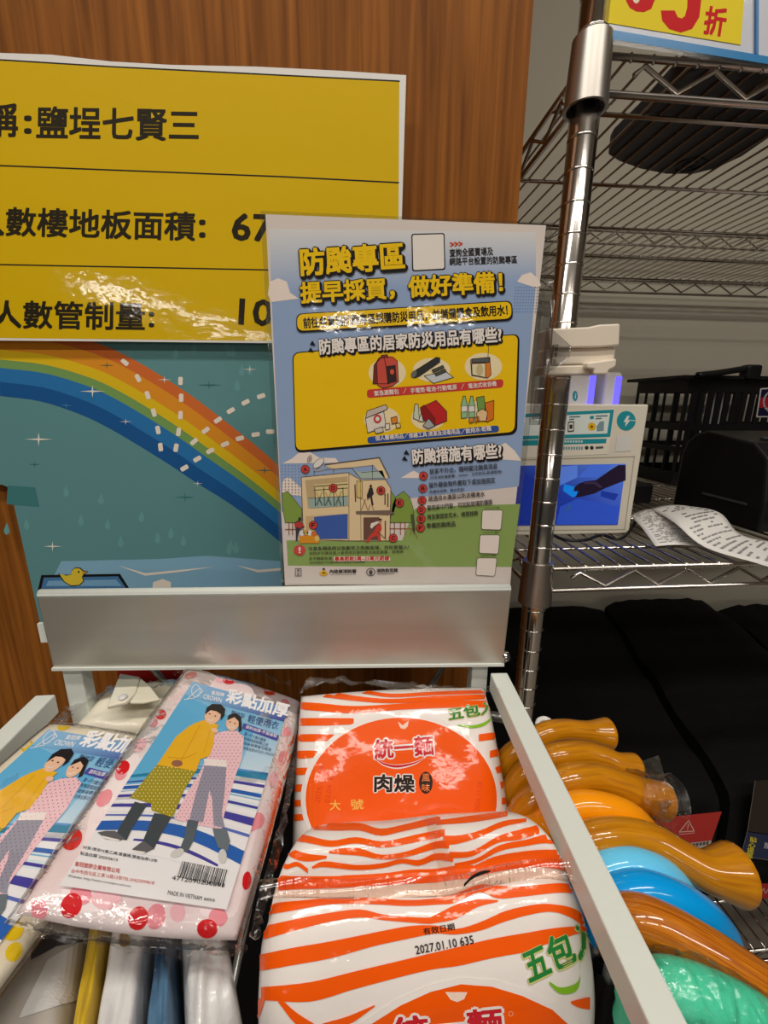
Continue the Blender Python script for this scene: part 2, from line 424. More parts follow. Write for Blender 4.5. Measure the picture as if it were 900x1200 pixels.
# ================================================================ display stand
zr = 1.099
panel_q = [onY(42, 697, .352), onY(600, 690, .352), onY(590, 778, .352), onY(62, 783, .352)]
stand = root('display_stand', (-.06, .25, 0), 'grey metal display stand, an open bin with a flat back plate, against the wood panel', 'display stand')
b = MB(); d = V((0, .004, 0)); q = panel_q
b.hexa([q[3], q[2], q[1], q[0]], [q[3] + d, q[2] + d, q[1] + d, q[0] + d])
b.build('back_plate', M['plate'], stand, bevel=.0012, fixn=True)
lip = MB(); u = V((0, 0, .0))
lip.tube([q[0] + V((.001, .0035, -.001)), q[1] + V((-.001, .0035, -.001))], .0042, 12)
lip.build('rolled_edge', M['stand'], stand, True)
lip = MB(); lip.box((q[3].x + .0, .3495, -.0015), (q[2].x, .356, .0012), o=V((0, 0, (q[2].z + q[3].z) / 2 - .001)), X=(q[2] - q[3]).normalized(), Z=V((0, 0, 1))) if False else lip.hexa([q[3] + V((0, -.002, -.0015)), q[2] + V((0, -.002, -.0015)), q[2] + V((0, .004, -.0015)), q[3] + V((0, .004, -.0015))], [q[3] + V((0, -.002, .001)), q[2] + V((0, -.002, .001)), q[2] + V((0, .004, .001)), q[3] + V((0, .004, .001))])
lip.build('lower_flange', M['stand'], stand, fixn=True)
def rail(a, b_, w, h, name='side_rail'):
    a, b_ = V(a), V(b_); e = (b_ - a).normalized(); s_ = e.cross(V((0, 0, 1))) * w / 2; dz = V((0, 0, -h))
    m = MB().hexa([a - s_ + dz, a + s_ + dz, b_ + s_ + dz, b_ - s_ + dz], [a - s_, a + s_, b_ + s_, b_ - s_])
    return m.build(name, M['stand'], stand, bevel=.0012, fixn=True)
rail((.1255, .0, zr), (.1438, .349, zr), .0165, .019)
rail((-.2665, .0, zr), (-.2665, .349, zr), .0165, .019)
rail((-.2575, .0, zr), (.1165, .0, zr), .0165, .019, 'front_rail')
for x in (-.247, .128):
    m = MB().box((x - .008, .357, 0), (x + .008, .372, 1.13)); m.build('upright', M['stand'], stand, bevel=.001)
for x in (-.2665, .1255): MB().box((x - .008, -.008, 0), (x + .008, .008, zr - .019)).build('leg', M['stand'], stand, bevel=.001)
MB().box((-.27, .0, .946), (.104, .40, .952)).build('bin_floor', M['black'], stand)
for a, b_ in (((500, 812), (522, 776)), ((172, 776), (200, 806))):
    MB().tube([onY(*a, .385), onY(*b_, .385)], .0032, 10).build('brace_rod', M['rod'], stand, True)
MB().tube([onY(300, 1020, .22), V((onZ(262, 1200, .98).x, .12, .98))], .0024, 10).build('divider_rod', M['rod'], stand, True)
hook_bar = MB().tube([(.157, .06, 1.0415), (.172, .349, 1.0415)], .005, 10)
hook_bar.tube([(.172, .349, 1.0415), (.128, .3645, 1.0415)], .005, 10)
hook_bar.build('hook_bar', M['rod'], stand, True)
b = MB(); c = onY(598, 775, .354)
for x, y, s_ in ((600, 779 - 10, 1),): b.tube([V((q[2].x - .001, .355, onY(596, 770, .355).z)), V((q[2].x + .006, .355, onY(600, 768, .355).z))], [.006, .0045], 14)
b.build('side_bolt', M['chrome'], stand, True)
b = MB(); c = onY(50, 742, .356); b.box((-.003, 0, -.009), (.004, .003, .009), o=c); b.build('hook_tab', M['stand'], stand)
r_ = MB(); r_.hexa([onY(138, 800, .40), onY(214, 800, .40), onY(214, 800, .402), onY(138, 800, .402)], [onY(138, 774, .40), onY(214, 774, .40), onY(214, 774, .402), onY(138, 774, .402)])
tag(r_.build('red_sheet', M['red'], fixn=True), 'red sheet showing through the slot under the grey back plate', 'sheet')

# ================================================================ teal rainbow board on the wood panel
YB = .441
Bz = lambda pts: zz(0, 380, 2.647, pts)
bd = MB()
ol = [(-60, 392), (330, 392), (332, 735), (48, 735), (12, 572), (3, 568), (-60, 566)]
bd.prism([onY(x, y, YB) for x, y in ol], V((0, .0055, 0)))
board = bd.build('rainbow_board', mat('teal_card', rgb(92, 144, 148), .6), fixn=True)
tag(board, 'teal printed board with a rainbow and a yellow duck, under the yellow sign', 'poster board')
P = Print(plane_fn(V((0, YB, 1.3)), V((0, -1, 0))))
outer = [(-60, -5), (0, 5), (150, 20), (300, 58), (400, 102), (500, 160), (600, 226), (700, 302), (800, 382), (866, 440), (930, 500)]
inner = [(-60, 212), (0, 222), (130, 240), (250, 280), (330, 318), (420, 370), (520, 432), (610, 492), (700, 548), (790, 612), (900, 700)]
fr_ = [0, .15, .34, .48, .60, .80, 1]
cols = [rgb(212, 110, 52), rgb(226, 148, 40), rgb(226, 190, 30), rgb(120, 160, 92), rgb(44, 118, 180), rgb(28, 88, 150)]
def lerp(a, b, t): return (a[0] + (b[0] - a[0]) * t, a[1] + (b[1] - a[1]) * t)
oS = [(p.x, p.y) for p in spline([(x, y, 0) for x, y in outer], 4)]; iS = [(p.x, p.y) for p in spline([(x, y, 0) for x, y in inner], 4)]
for k in range(6):
    for i in range(len(oS) - 1):
        P.poly(Bz([lerp(oS[i], iS[i], fr_[k]), lerp(oS[i + 1], iS[i + 1], fr_[k]), lerp(oS[i + 1], iS[i + 1], fr_[k + 1]), lerp(oS[i], iS[i], fr_[k + 1])]), cols[k], 1)
P.poly(Bz([(190, 735), (500, 728), (640, 718), (870, 735), (880, 940), (150, 940), (140, 835)]), rgb(132, 178, 206), 2)
for w in ([(365, 748), (450, 772), (560, 762), (665, 752), (560, 768), (450, 780)], [(735, 748), (800, 762), (870, 756), (870, 764), (800, 770)], [(475, 800), (505, 790), (530, 800), (530, 845), (470, 845)]):
    P.poly(Bz(w), rgb(236, 226, 214), 3)
rnd = random.Random(3)
for i in range(34):
    x, y = rnd.uniform(10, 830), rnd.uniform(300, 700)
    if i % 3 == 0 and x > 300: x, y = rnd.uniform(500, 830), rnd.uniform(60, 200)
    t_ = .55 * (x / 866)
    if y < 300 + x * .45 and not (x > 500 and y < 60 + .6 * (x - 480)): continue
    P.poly(Bz([(x, y - 20), (x + 9, y + 4), (x + 7, y + 14), (x, y + 18), (x - 7, y + 14), (x - 9, y + 4)]), rgb(106, 160, 162), .5 + i * .01)
dash = [(387, 118, 40), (428, 167, 62), (458, 220, 70), (477, 274, 74), (490, 328, 78), (498, 381, 84), (560, 176, 90), (562, 228, 90), (560, 282, 92), (554, 334, 98), (546, 383, 100), (810, 223, -18), (762, 242, -28), (716, 268, -30), (676, 297, -34), (638, 329, -36), (602, 364, -40), (572, 446, -30), (612, 418, -30), (652, 393, -26), (698, 372, -22), (744, 354, -14), (793, 342, -8), (838, 333, 0)]
for x, y, a in dash:
    ca, sa = math.cos(math.radians(a)), math.sin(math.radians(a))
    P.rrect(Bz([(x - 13 * ca + 7 * sa, y - 13 * sa - 7 * ca), (x + 13 * ca + 7 * sa, y + 13 * sa - 7 * ca), (x + 13 * ca - 7 * sa, y + 13 * sa + 7 * ca), (x - 13 * ca - 7 * sa, y - 13 * sa + 7 * ca)]), 2, rgb(240, 230, 214), 3)
for x, y, a, b_, c_ in ((287, 208, 20, 40, WH), (390, 302, 10, 20, WH), (120, 357, 22, 44, WH), (510, 172, 12, 22, WH), (775, 140, 12, 24, WH), (613, 494, 9, 16, WH), (163, 689, 16, 30, WH), (331, 127, 12, 24, rgb(104, 116, 84)), (648, 188, 14, 38, rgb(56, 120, 124)), (820, 453, 14, 30, rgb(74, 110, 110)), (205, 252, 12, 22, rgb(70, 140, 186)), (573, 536, 16, 30, rgb(60, 130, 132)), (106, 434, 10, 18, rgb(60, 130, 132))):
    P.star(Bz([(x, y)])[0], a / 2.647, b_ / 2.647, c_, 4)
P.poly(Bz([(24, 500), (108, 506), (122, 566), (20, 558)]), rgb(66, 124, 128), 2)
P.poly(Bz([(128, 778), (372, 774), (404, 824), (380, 832), (126, 830), (118, 822)]), K, 4)
P.poly(Bz([(136, 786), (366, 782), (392, 820), (128, 820)]), rgb(74, 122, 170), 5)
P.poly(Bz([(150, 796), (360, 792), (378, 812), (142, 812)]), rgb(120, 170, 206), 6)
duck = [(184, 774), (206, 780), (222, 776), (222, 766), (232, 757), (246, 757), (256, 766), (270, 768), (258, 776), (254, 784), (258, 796), (246, 808), (220, 810), (200, 798)]
P.poly(Bz([(x + (x - 226) * .1, y + (y - 784) * .1) for x, y in duck]), K, 7); P.poly(Bz(duck), rgb(222, 196, 60), 8)
P.poly(Bz([(256, 766), (271, 769), (257, 775)]), rgb(214, 140, 40), 9); P.ell(Bz([(244, 768)])[0], 1.1, 1.3, K, 9)
P.build('printed_picture', M['board'], board)

# ================================================================ yellow sign
YY = .4335
sgn = root('laminated_sign', onY(235, 400, YY), 'large yellow laminated sign with black Chinese text and white edge, above the rainbow board', 'sign')
tp = [(-90, 55), (0, 62), (60, 64), (130, 72), (200, 76), (300, 78), (400, 83), (476, 88)]
ol = tp + [(471, 252), (468, 404), (310, 402), (120, 400), (0, 399), (-90, 398)]
MB().prism([onY(x, y, YY) for x, y in ol], V((0, .0012, 0))).build('sheet', M['white'], sgn, fixn=True)
P = Print(plane_fn(V((0, YY, 1.5)), V((0, -1, 0))))
Yc = rgb(222, 184, 0)
P.poly([(-88, 66), (0, 71), (130, 79), (210, 83), (468, 96), (467, 250), (464, 401), (310, 399.5), (0, 396), (-88, 395)], Yc, 1)
P.line([(-88, 65), (0, 70), (130, 78), (210, 82), (468, 95)], 1.6, K, 2)
P.line([(-88, 190), (0, 194), (100, 198), (330, 207), (467, 214)], 1.7, K, 2)
P.line([(-88, 308), (0, 310), (300, 316), (467, 320)], 1.6, K, 2)
KB = rgb(40, 34, 20)
for tx, a, b_, h in (('稱', (-19, 159), (20, 160), 38), (':', (29, 156), (36, 156), 20), ('鹽埕七賢三', (43, 162), (232, 165), 37), ('人', (-38, 274), (4, 276), 34), ('數樓地板面積', (7, 276), (228, 282), 33), (':', (234, 278), (240, 278), 20), ('67', (272, 281), (318, 283), 31), ('人數管制量', (-9, 384), (169, 387), 32), (':', (175, 383), (180, 383), 17), ('10', (280, 380), (318, 382), 30)):
    P.text(tx, a, b_, h, KB, 3, .022)
P.build('printed_face', M['sheet'], sgn)

# ================================================================ typhoon poster
YP_ = .362
poster = root('laminated_poster', onY(465, 690, YP_), 'blue and white laminated poster with yellow headings and a house drawing', 'poster')
n_ = V((0, -1, 0))
cor = [(305, 247), (648, 261), (600, 686), (330, 690)]
MB().prism([onY(x, y, YP_ + .0004) for x, y in [(311, 251), (640, 264), (594, 683), (334, 686)]], V((0, .0006, 0))).build('paper', M['white'], poster, fixn=True)
MB().prism([onY(x, y, YP_ + .0014) for x, y in cor], V((0, .0004, 0))).build('laminate', M['laminate'], poster, fixn=True)
P = Print(plane_fn(V((0, YP_, 1.3)), n_))
z3 = lambda pts: zz(300, 400, 2.5714, pts); z4 = lambda pts: zz(340, 250, 3, pts); z5 = lambda pts: zz(340, 400, 3.2143, pts); z6 = lambda pts: zz(320, 520, 5.625, pts); z7 = lambda pts: zz(460, 520, 5.625, pts)
PAP = rgb(222, 212, 206); SKY = rgb(148, 172, 210); GRN = rgb(142, 170, 96); YEL = rgb(244, 200, 16); RED = rgb(206, 66, 58); BLU = rgb(52, 86, 160); BEI = rgb(232, 208, 164); LN = rgb(58, 46, 40); CLD = rgb(240, 226, 216)
P.poly([(311, 251), (640, 264), (594, 683), (334, 686)], PAP, 1)
skyt = rgb(222, 222, 222)
P.poly([(316, 268), (628, 272), (628, 330), (318, 345)], None, 2, [skyt, skyt, SKY, SKY])
P.poly([(318, 345), (628, 330), (608, 570), (330, 600)], SKY, 2)
P.poly([(317, 300), (326, 290), (338, 288), (346, 296), (352, 316), (348, 348), (318, 352)], None, 3, [CLD] * 4 + [SKY] * 3) if False else None
for cl in ([(314, 345), (316, 330), (326, 326), (336, 330), (340, 343), (350, 350), (318, 354)], [(606, 330), (612, 322), (622, 319), (630, 326), (634, 334), (630, 338)], z3([(80, 368), (110, 352), (128, 336), (160, 332), (190, 350), (240, 352), (250, 366)]), z3([(436, 412), (462, 396), (476, 390), (494, 400), (524, 412)]), z3([(700, 345), (724, 318), (752, 306), (780, 330), (800, 360), (740, 356)]), z6([(60, 260), (80, 225), (110, 222), (150, 260), (185, 290), (186, 345), (60, 330)])):
    P.poly(cl, CLD, 3)
for i in range(9):
    for j in range(9): P.poly(z3([(742 + i * 9 - j * .8, 15 + j * 9), (745 + i * 9 - j * .8, 15 + j * 9), (745 + i * 9 - j * .8, 18 + j * 9), (742 + i * 9 - j * .8, 18 + j * 9)]) if False else [(604 + i * 3.2 - j * .3, 336 + j * 3.6), (605.3 + i * 3.2 - j * .3, 336 + j * 3.6), (605.3 + i * 3.2 - j * .3, 337.4 + j * 3.6), (604 + i * 3.2 - j * .3, 337.4 + j * 3.6)], rgb(104, 134, 186), 3)
for i in range(6):
    for j in range(11):
        x, y = 56 + i * 22, 140 + j * 20
        P.poly(z6([(x, y), (x + 7, y), (x + 7, y + 8), (x, y + 8)]), rgb(104, 134, 186), 3)
P.poly(z3([(92, 600), (300, 596), (440, 600), (478, 505), (600, 496), (796, 490), (770, 680), (430, 680), (96, 676)]), GRN, 3)
P.poly(z3([(96, 676), (430, 680), (770, 680), (766, 735), (440, 735), (98, 732)]), PAP, 4)
# trees
for t in ([(60, 330), (95, 312), (120, 340), (190, 430), (190, 520), (80, 520), (62, 420)], [(770, 520), (790, 400), (810, 350), (860, 312), (900, 350), (925, 430), (930, 520)], [(776, 470), (776, 310), (800, 345), (815, 380), (790, 470)]):
    P.poly(z6(t), rgb(132, 160, 70), 4); P.line(z6(t), .5, LN, 5, True)
for x in (105, 128, 800, 840, 870): P.line(z6([(x, 520), (x, 600)]), 1, rgb(150, 96, 60), 5)
P.line(z6([(80, 565), (190, 565)]), .9, rgb(150, 96, 60), 5); P.line(z6([(770, 560), (930, 560)]), .9, rgb(170, 90, 60), 5)
# house
P.poly(z6([(186, 220), (495, 190), (580, 235), (740, 235), (775, 290), (775, 440), (770, 640), (500, 640), (200, 640)]), BEI, 5)
P.poly(z6([(340, 145), (700, 92), (765, 220), (738, 232), (660, 140), (400, 170)]), BEI, 6); P.line(z6([(340, 138), (700, 92), (765, 220)]), 1.4, rgb(92, 82, 74), 7)
P.poly(z6([(400, 172), (520, 158), (580, 228), (735, 225), (720, 180), (655, 178), (560, 185), (520, 158)]), rgb(170, 190, 180), 6)
for l in ([(270, 205), (270, 180), (400, 165), (520, 158), (580, 230)], [(580, 190), (720, 178), (738, 228)], [(655, 140), (655, 232)], [(400, 168), (400, 190)]): P.line(z6(l), .5, LN, 7)
P.line(z6([(186, 220), (495, 190), (580, 240), (740, 235), (776, 292), (770, 640), (495, 640), (200, 630), (186, 220)]), .6, LN, 7)
P.poly(z6([(212, 240), (490, 215), (495, 430), (230, 425)]), rgb(196, 172, 128), 6)
P.poly(z6([(270, 270), (490, 252), (490, 410), (275, 412)]), rgb(226, 206, 150), 7)
for x in (275, 335, 398, 460): P.line(z6([(x, 290), (x + 4, 410)]), .9, rgb(60, 56, 52), 8)
P.line(z6([(270, 282), (490, 266)]), 1, rgb(60, 56, 52), 8); P.line(z6([(270, 306), (490, 292)]), .8, rgb(60, 56, 52), 8)
for x in (285, 345, 410): P.line(z6([(x, 320), (x + 40, 405)]), .8, rgb(196, 150, 40), 8); P.line(z6([(x + 40, 315), (x, 405)]), .8, rgb(150, 140, 90), 8)
P.poly(z6([(232, 360), (492, 345), (495, 408), (240, 425)]), rgb(156, 180, 176), 8); P.line(z6([(232, 360), (492, 345)]), .5, LN, 9)
for x in (285, 345, 410): P.line(z6([(x + 14, 350), (x + 34, 408)]), .7, rgb(120, 140, 110), 9); P.line(z6([(x + 30, 350), (x + 8, 408)]), .7, rgb(120, 140, 110), 9)
P.poly(z6([(205, 430), (500, 412), (500, 462), (215, 478)]), BEI, 7)
P.poly(z6([(270, 482), (492, 462), (492, 628), (276, 628)]), rgb(62, 96, 176), 7); P.poly(z6([(215, 478), (270, 475), (276, 628), (222, 632)]), rgb(206, 180, 136), 7)
P.line(z6([(500, 195), (500, 640)]), .5, LN, 8); P.line(z6([(575, 240), (580, 640)]), .4, LN, 8)
P.poly(z6([(552, 245), (588, 250), (588, 362), (552, 352)]), rgb(224, 196, 120), 8); P.line(z6([(552, 245), (588, 250), (588, 362), (552, 352)]), .5, LN, 9, True); P.line(z6([(540, 270), (544, 380)]), 1.3, rgb(70, 56, 44), 8)
P.poly(z6([(545, 445), (770, 438), (802, 460), (760, 470), (548, 464)]), rgb(122, 104, 92), 9)
P.poly(z6([(596, 486), (700, 484), (702, 634), (596, 634)]), rgb(108, 78, 66), 8)
for a in ([(738, 330), (738, 400)], [(757, 330), (757, 415)], [(740, 510), (740, 620)]): P.line(z6(a), 1.3, rgb(80, 66, 56), 8)
# little people working on the house (plain figures)
P.poly(z6([(634, 292), (655, 290), (664, 330), (652, 345), (662, 405), (650, 405), (640, 350), (622, 372), (618, 340)]), rgb(48, 42, 44), 10); P.ell(z6([(644, 280)])[0], 1.4, 2, rgb(60, 44, 40), 10)
for a in ([(610, 365), (580, 438)], [(598, 365), (625, 438)], [(650, 400), (664, 438)], [(640, 400), (630, 438)]): P.line(z6(a), .6, rgb(150, 96, 60), 10)
P.poly(z6([(682, 540), (712, 525), (716, 560), (704, 590), (712, 640), (698, 642), (684, 606), (650, 620), (628, 650), (610, 648), (640, 600), (664, 580)]), rgb(206, 66, 58), 10); P.poly(z6([(645, 525), (690, 510), (700, 520), (670, 540), (650, 560), (640, 550)]), rgb(236, 226, 216), 10)
P.ell(z6([(706, 508)])[0], 2, 2.2, rgb(196, 150, 120), 10); P.ell(z6([(706, 500)])[0], 2, 1.3, rgb(50, 40, 40), 11); P.line(z6([(690, 580), (745, 630)]), .7, rgb(70, 56, 50), 11)
P.poly(z6([(140, 520), (170, 505), (195, 525), (208, 550), (180, 560), (165, 600), (160, 640), (150, 640), (150, 570)]), rgb(60, 56, 70), 10); P.poly(z6([(140, 525), (178, 512), (206, 540), (180, 556), (142, 548)]), rgb(190, 60, 54), 11); P.ell(z6([(176, 496)])[0], 1.8, 2.1, rgb(60, 44, 40), 10)
P.poly(z6([(118, 470), (140, 470), (150, 520), (158, 610), (148, 612), (134, 540), (118, 520)]) if False else z7([(120, 465), (140, 462), (146, 510), (150, 560), (142, 600), (132, 560), (122, 500)]), rgb(80, 86, 60), 10); P.line(z7([(136, 560), (164, 622)]), .6, rgb(150, 96, 60), 10); P.line(z7([(130, 560), (116, 600)]), .6, rgb(150, 96, 60), 10)
P.poly(z6([(172, 608), (300, 600), (304, 655), (178, 655)]), rgb(226, 150, 36), 10)
for x, y, c_ in ((190, 590, WH), (215, 584, rgb(206, 170, 90)), (240, 588, WH), (270, 592, rgb(214, 120, 40)), (290, 625, rgb(226, 200, 120))): P.ell(z6([(x, y)])[0], 3, 3.2, c_, 11)
for c_, rx, ry, ro_ in (((300, 128), 7.5, 3.6, -42),): P.ell(z6([c_])[0], rx + .5, ry + .5, LN, 9, ro_); P.ell(z6([c_])[0], rx, ry, WH, 10, ro_)
P.line(z6([(290, 150), (270, 178), (330, 172), (310, 140)]), .8, rgb(206, 190, 170), 9)
for r in (14, 24, 34): P.line(z6([(262 + r * math.cos(a), 108 + r * math.sin(a)) for a in [2.6 + k * .25 for k in range(8)]]), .6, LN, 10)
for l, x, y in (('A', 212, 168), ('B', 711, 308), ('C', 792, 622), ('D', 396, 292), ('E', 834, 390), ('F', 265, 537)):
    c_ = z6([(x, y)])[0]; P.ell(c_, 5.2, 5.2, LN, 11); P.ell(c_, 4.5, 4.5, RED, 12); P.text(l, (c_[0] - 2, c_[1] + 2.3), (c_[0] + 2, c_[1] + 2.2), 4.6, K, 13, .02)
for i, (l, x, y) in enumerate((('A', 204, 212), ('B', 200, 294), ('C', 195, 373), ('D', 190, 435), ('E', 189, 495), ('F', 185, 554))):
    c_ = z7([(x, y)])[0]; P.ell(c_, 5.2, 5.2, LN, 11); P.ell(c_, 4.5, 4.5, RED, 12); P.text(l, (c_[0] - 2, c_[1] + 2.3), (c_[0] + 2, c_[1] + 2.2), 4.6, K, 13, .02)
TK = rgb(46, 42, 44)
for tx, a, b_, h in (('居家不外出，隨時關注颱風消息', (246, 203), (694, 166), 38), ('(可至消防署臉書、twitter、全民防災e點通查詢)', (246, 238), (722, 194), 22), ('屋外懸掛物件應取下或加強固定', (242, 293), (678, 258), 38), ('(如廣告招牌、陽台花盆)', (242, 330), (474, 312), 22), ('疏通排水溝渠以防淤積淹水', (238, 382), (610, 348), 36), ('緊閉家中門窗，可加貼玻璃防爆膜', (232, 442), (660, 402), 36), ('用支架固定花木，修剪枝幹', (230, 502), (566, 475), 36), ('準備防颱用品', (226, 560), (416, 545), 36)):
    P.text(tx, z7([a])[0], z7([b_])[0], h / 5.625, TK, 13, .012)
# headings
def head(tx, a, b_, h, fg, L=10, o1=.085, o2=.034, dd=(1.3, 1.5)):
    P.text(tx, a, b_, h, K, L, o1, *dd); P.text(tx, a, b_, h, K, L + 1, o1 * .7); P.text(tx, a, b_, h, fg, L + 2, o2)
head('防颱專區', (353.5, 323), (474, 315), 31, YEL)
head('提早採買，做好準備！', (353, 356), (589, 343), 25, YEL)
P.rrect([(347, 367.5), (600, 352), (601.5, 375.5), (347.5, 390)], 8, K, 9); P.rrect([(348, 368.5), (599, 353.3), (599.5, 373.2), (348.5, 387.8)], 8, YEL, 10)
P.text('前往各賣場防颱專區採購防災用品，並儲備糧食及飲用水！', (356, 385), (595, 369.5), 12.5, K, 11, .03)
P.text('>>>', (528, 289), (542, 288), 5, rgb(206, 76, 40), 4, .04)
P.text('查詢全國賣場及', (527, 301), (578, 299), 9.5, TK, 4, .025); P.text('網路平台設置的防颱專區', (527, 311), (606, 308.5), 9, TK, 4, .025)
P.rrect([(482, 274), (521, 273), (522, 316), (483, 318)], 3, K, 4); P.rrect([(483.4, 275.4), (519.8, 274.4), (520.6, 314.6), (484.4, 316.6)], 2.4, rgb(236, 230, 222), 5)
# yellow panel with the goods
P.rrect([(342.5, 413), (609, 391), (606, 509), (346, 531)], 9, K, 5); P.rrect([(343.8, 414.2), (607, 392.2), (603, 506), (347, 528)], 8, YEL, 6)
head('防颱專區的居家防災用品有哪些?', (375, 415.5), (588, 400.5), 18, rgb(240, 232, 226))
head('防颱措施有哪些?', (484, 544), (588, 536.5), 17.5, rgb(240, 232, 226))
for x, y in ((366, 401), (364, 409)): P.poly([(x, y - 2), (x + 4, y + 4), (x - 3, y + 3)], K, 10)
for x, y in ((476, 529), (474, 536)): P.poly([(x, y - 2), (x + 4, y + 4), (x - 3, y + 3)], K, 10)
for x, y, rx, ry in ((366, 118, 22, 17), (533, 108, 22, 14), (728, 95, 22, 16), (346, 295, 21, 15), (520, 290, 20, 14), (700, 265, 16, 12)): P.ell(z5([(x, y)])[0], rx, ry, rgb(244, 226, 180), 7)
P.rrect(z5([(288, 182), (804, 142), (802, 174), (290, 214)]), 4, RED, 7); P.rrect(z5([(290, 360), (786, 316), (788, 342), (292, 386)]), 4, BLU, 7)
for tx, a, b_ in (('緊急避難包', (318, 206), (410, 198)), ('／', (426, 197), (440, 195)), ('手電筒·電池·行動電源', (454, 196), (628, 181)), ('／', (644, 180), (658, 178)), ('電池式收音機', (672, 178), (778, 168)), ('個人醫療用品／', (322, 375), (446, 364)), ('修繕工具·清潔及消毒用品', (448, 365), (640, 348)), ('／飲用水·乾糧', (644, 350), (758, 336))): P.text(tx, z5([a])[0], z5([b_])[0], 6, rgb(244, 234, 226), 9, .015)
def shp(pts, c_, L=9, f=z5, w=.7): P.poly(f(pts), c_, L); P.line(f(pts), w, LN, L + 1, True)
shp([(312, 160), (316, 90), (335, 62), (355, 62), (372, 160)], rgb(120, 48, 44)); shp([(330, 165), (326, 80), (345, 60), (385, 58), (404, 74), (408, 150), (385, 168), (350, 176)], rgb(206, 84, 70), 10)
shp([(362, 95), (396, 90), (400, 150), (368, 158)], rgb(60, 44, 44), 12); P.ell(z5([(384, 115)])[0], 2.4, 3.2, rgb(226, 90, 70), 14); shp([(340, 62), (344, 52), (366, 50), (370, 60)], rgb(150, 60, 54), 9)
shp([(456, 122), (474, 108), (550, 60), (564, 62), (564, 78), (486, 132), (468, 138)], rgb(54, 56, 54), 9); P.ell(z5([(466, 123)])[0], 3, 4.6, rgb(110, 112, 104), 11, 30)
shp([(505, 130), (585, 112), (615, 136), (540, 158)], rgb(206, 212, 216), 8); shp([(534, 108), (576, 90), (580, 100), (540, 118)], rgb(80, 84, 78), 11); shp([(545, 122), (584, 104), (588, 114), (550, 130)], rgb(80, 84, 78), 11)
P.line(z5([(745, 62), (749, 8)]), .6, LN, 9); shp([(680, 70), (740, 62), (752, 60), (757, 125), (744, 138), (684, 128)], rgb(226, 130, 50), 9); shp([(684, 84), (736, 82), (736, 136), (686, 126)], rgb(232, 220, 180), 11); shp([(684, 66), (750, 60), (750, 78), (686, 80)], rgb(92, 96, 96), 11); P.ell(z5([(714, 106)])[0], 4, 6.5, rgb(206, 190, 140), 13)
shp([(284, 290), (352, 262), (362, 320), (292, 345)], rgb(232, 222, 210), 9); shp([(284, 290), (290, 262), (360, 238), (368, 252), (352, 264)], rgb(206, 190, 176), 9); P.ell(z5([(329, 292)])[0], 4.6, 5, rgb(206, 66, 58), 12); P.ell(z5([(329, 292)])[0], 2.4, 2.6, WH, 13)
shp([(380, 288), (402, 282), (404, 306), (384, 312)], rgb(226, 140, 50), 11); shp([(358, 312), (374, 308), (376, 330), (360, 334)], WH, 11); shp([(398, 310), (414, 308), (416, 324), (400, 327)], rgb(236, 214, 150), 11); shp([(316, 332), (346, 322), (352, 340), (324, 348)], rgb(214, 206, 196), 11)
shp([(490, 250), (550, 222), (590, 264), (590, 300), (545, 318), (500, 296)], rgb(196, 44, 44), 9); shp([(490, 250), (505, 240), (545, 290), (545, 318), (500, 296)], rgb(150, 34, 36), 11); shp([(464, 290), (470, 236), (482, 236), (488, 300)], rgb(206, 214, 190), 10); shp([(484, 300), (494, 270), (504, 302)], WH, 12); shp([(500, 318), (522, 290), (545, 318), (520, 330)], rgb(170, 176, 176), 13)
for x in (656, 684): shp([(x - 12, 240), (x - 5, 214), (x - 4, 206), (x + 4, 206), (x + 5, 214), (x + 12, 240), (x + 11, 288), (x - 11, 290)], rgb(150, 196, 150), 9); shp([(x - 11, 244), (x + 11, 242), (x + 11, 264), (x - 11, 266)], WH, 11, w=.3)
shp([(702, 212), (730, 206), (742, 292), (712, 298)], rgb(120, 160, 80), 9); shp([(734, 232), (768, 222), (766, 292), (744, 304), (736, 300)], rgb(226, 120, 40), 10); shp([(702, 268), (724, 254), (744, 266), (738, 300), (706, 300)], rgb(236, 200, 150), 12); shp([(674, 288), (690, 286), (692, 304), (676, 308)], rgb(216, 140, 60), 12); shp([(696, 286), (710, 284), (712, 300), (698, 306)], rgb(216, 140, 60), 13)
# notice and footer
c_ = z6([(175, 702)])[0]; P.ell(c_, 7, 6, RED, 11); P.text('!', (c_[0] - .9, c_[1] + 3.4), (c_[0] + .9, c_[1] + 3.4), 7, WH, 12, .03)
P.text('注意各縣政府公告劃定之危險區域，勿任意闖入!', z6([(232, 704)])[0], z6([(894, 694)])[0], 4.6, TK, 11, .012); P.text('未經許可擅自進入者得依災害防救法規定處置，其情節', z6([(236, 733)])[0], z6([(860, 722)])[0], 3.8, TK, 11, .0); P.text('且不聽勸告者：', z6([(236, 768)])[0], z6([(398, 766)])[0], 3.8, TK, 11, .0); P.text('*其他相關處分依各縣市政府公告及法令規定辦理', z6([(236, 792)])[0], z6([(604, 786)])[0], 2.6, TK, 11, .0)
P.rrect(z6([(398, 744), (768, 742), (776, 772), (400, 776)]), 2, rgb(242, 226, 216), 10); P.text('最高罰款5萬~25萬元罰鍰', z6([(406, 772)])[0], z6([(766, 768)])[0], 4.8, rgb(206, 50, 40), 12, .025)
P.line(z6([(147, 823), (185, 823), (185, 872), (147, 872)]), .6, TK, 11, True); P.text('廣', z6([(156, 846)])[0], z6([(176, 846)])[0], 3.3, TK, 11); P.text('告', z6([(156, 869)])[0], z6([(176, 869)])[0], 3.3, TK, 11)
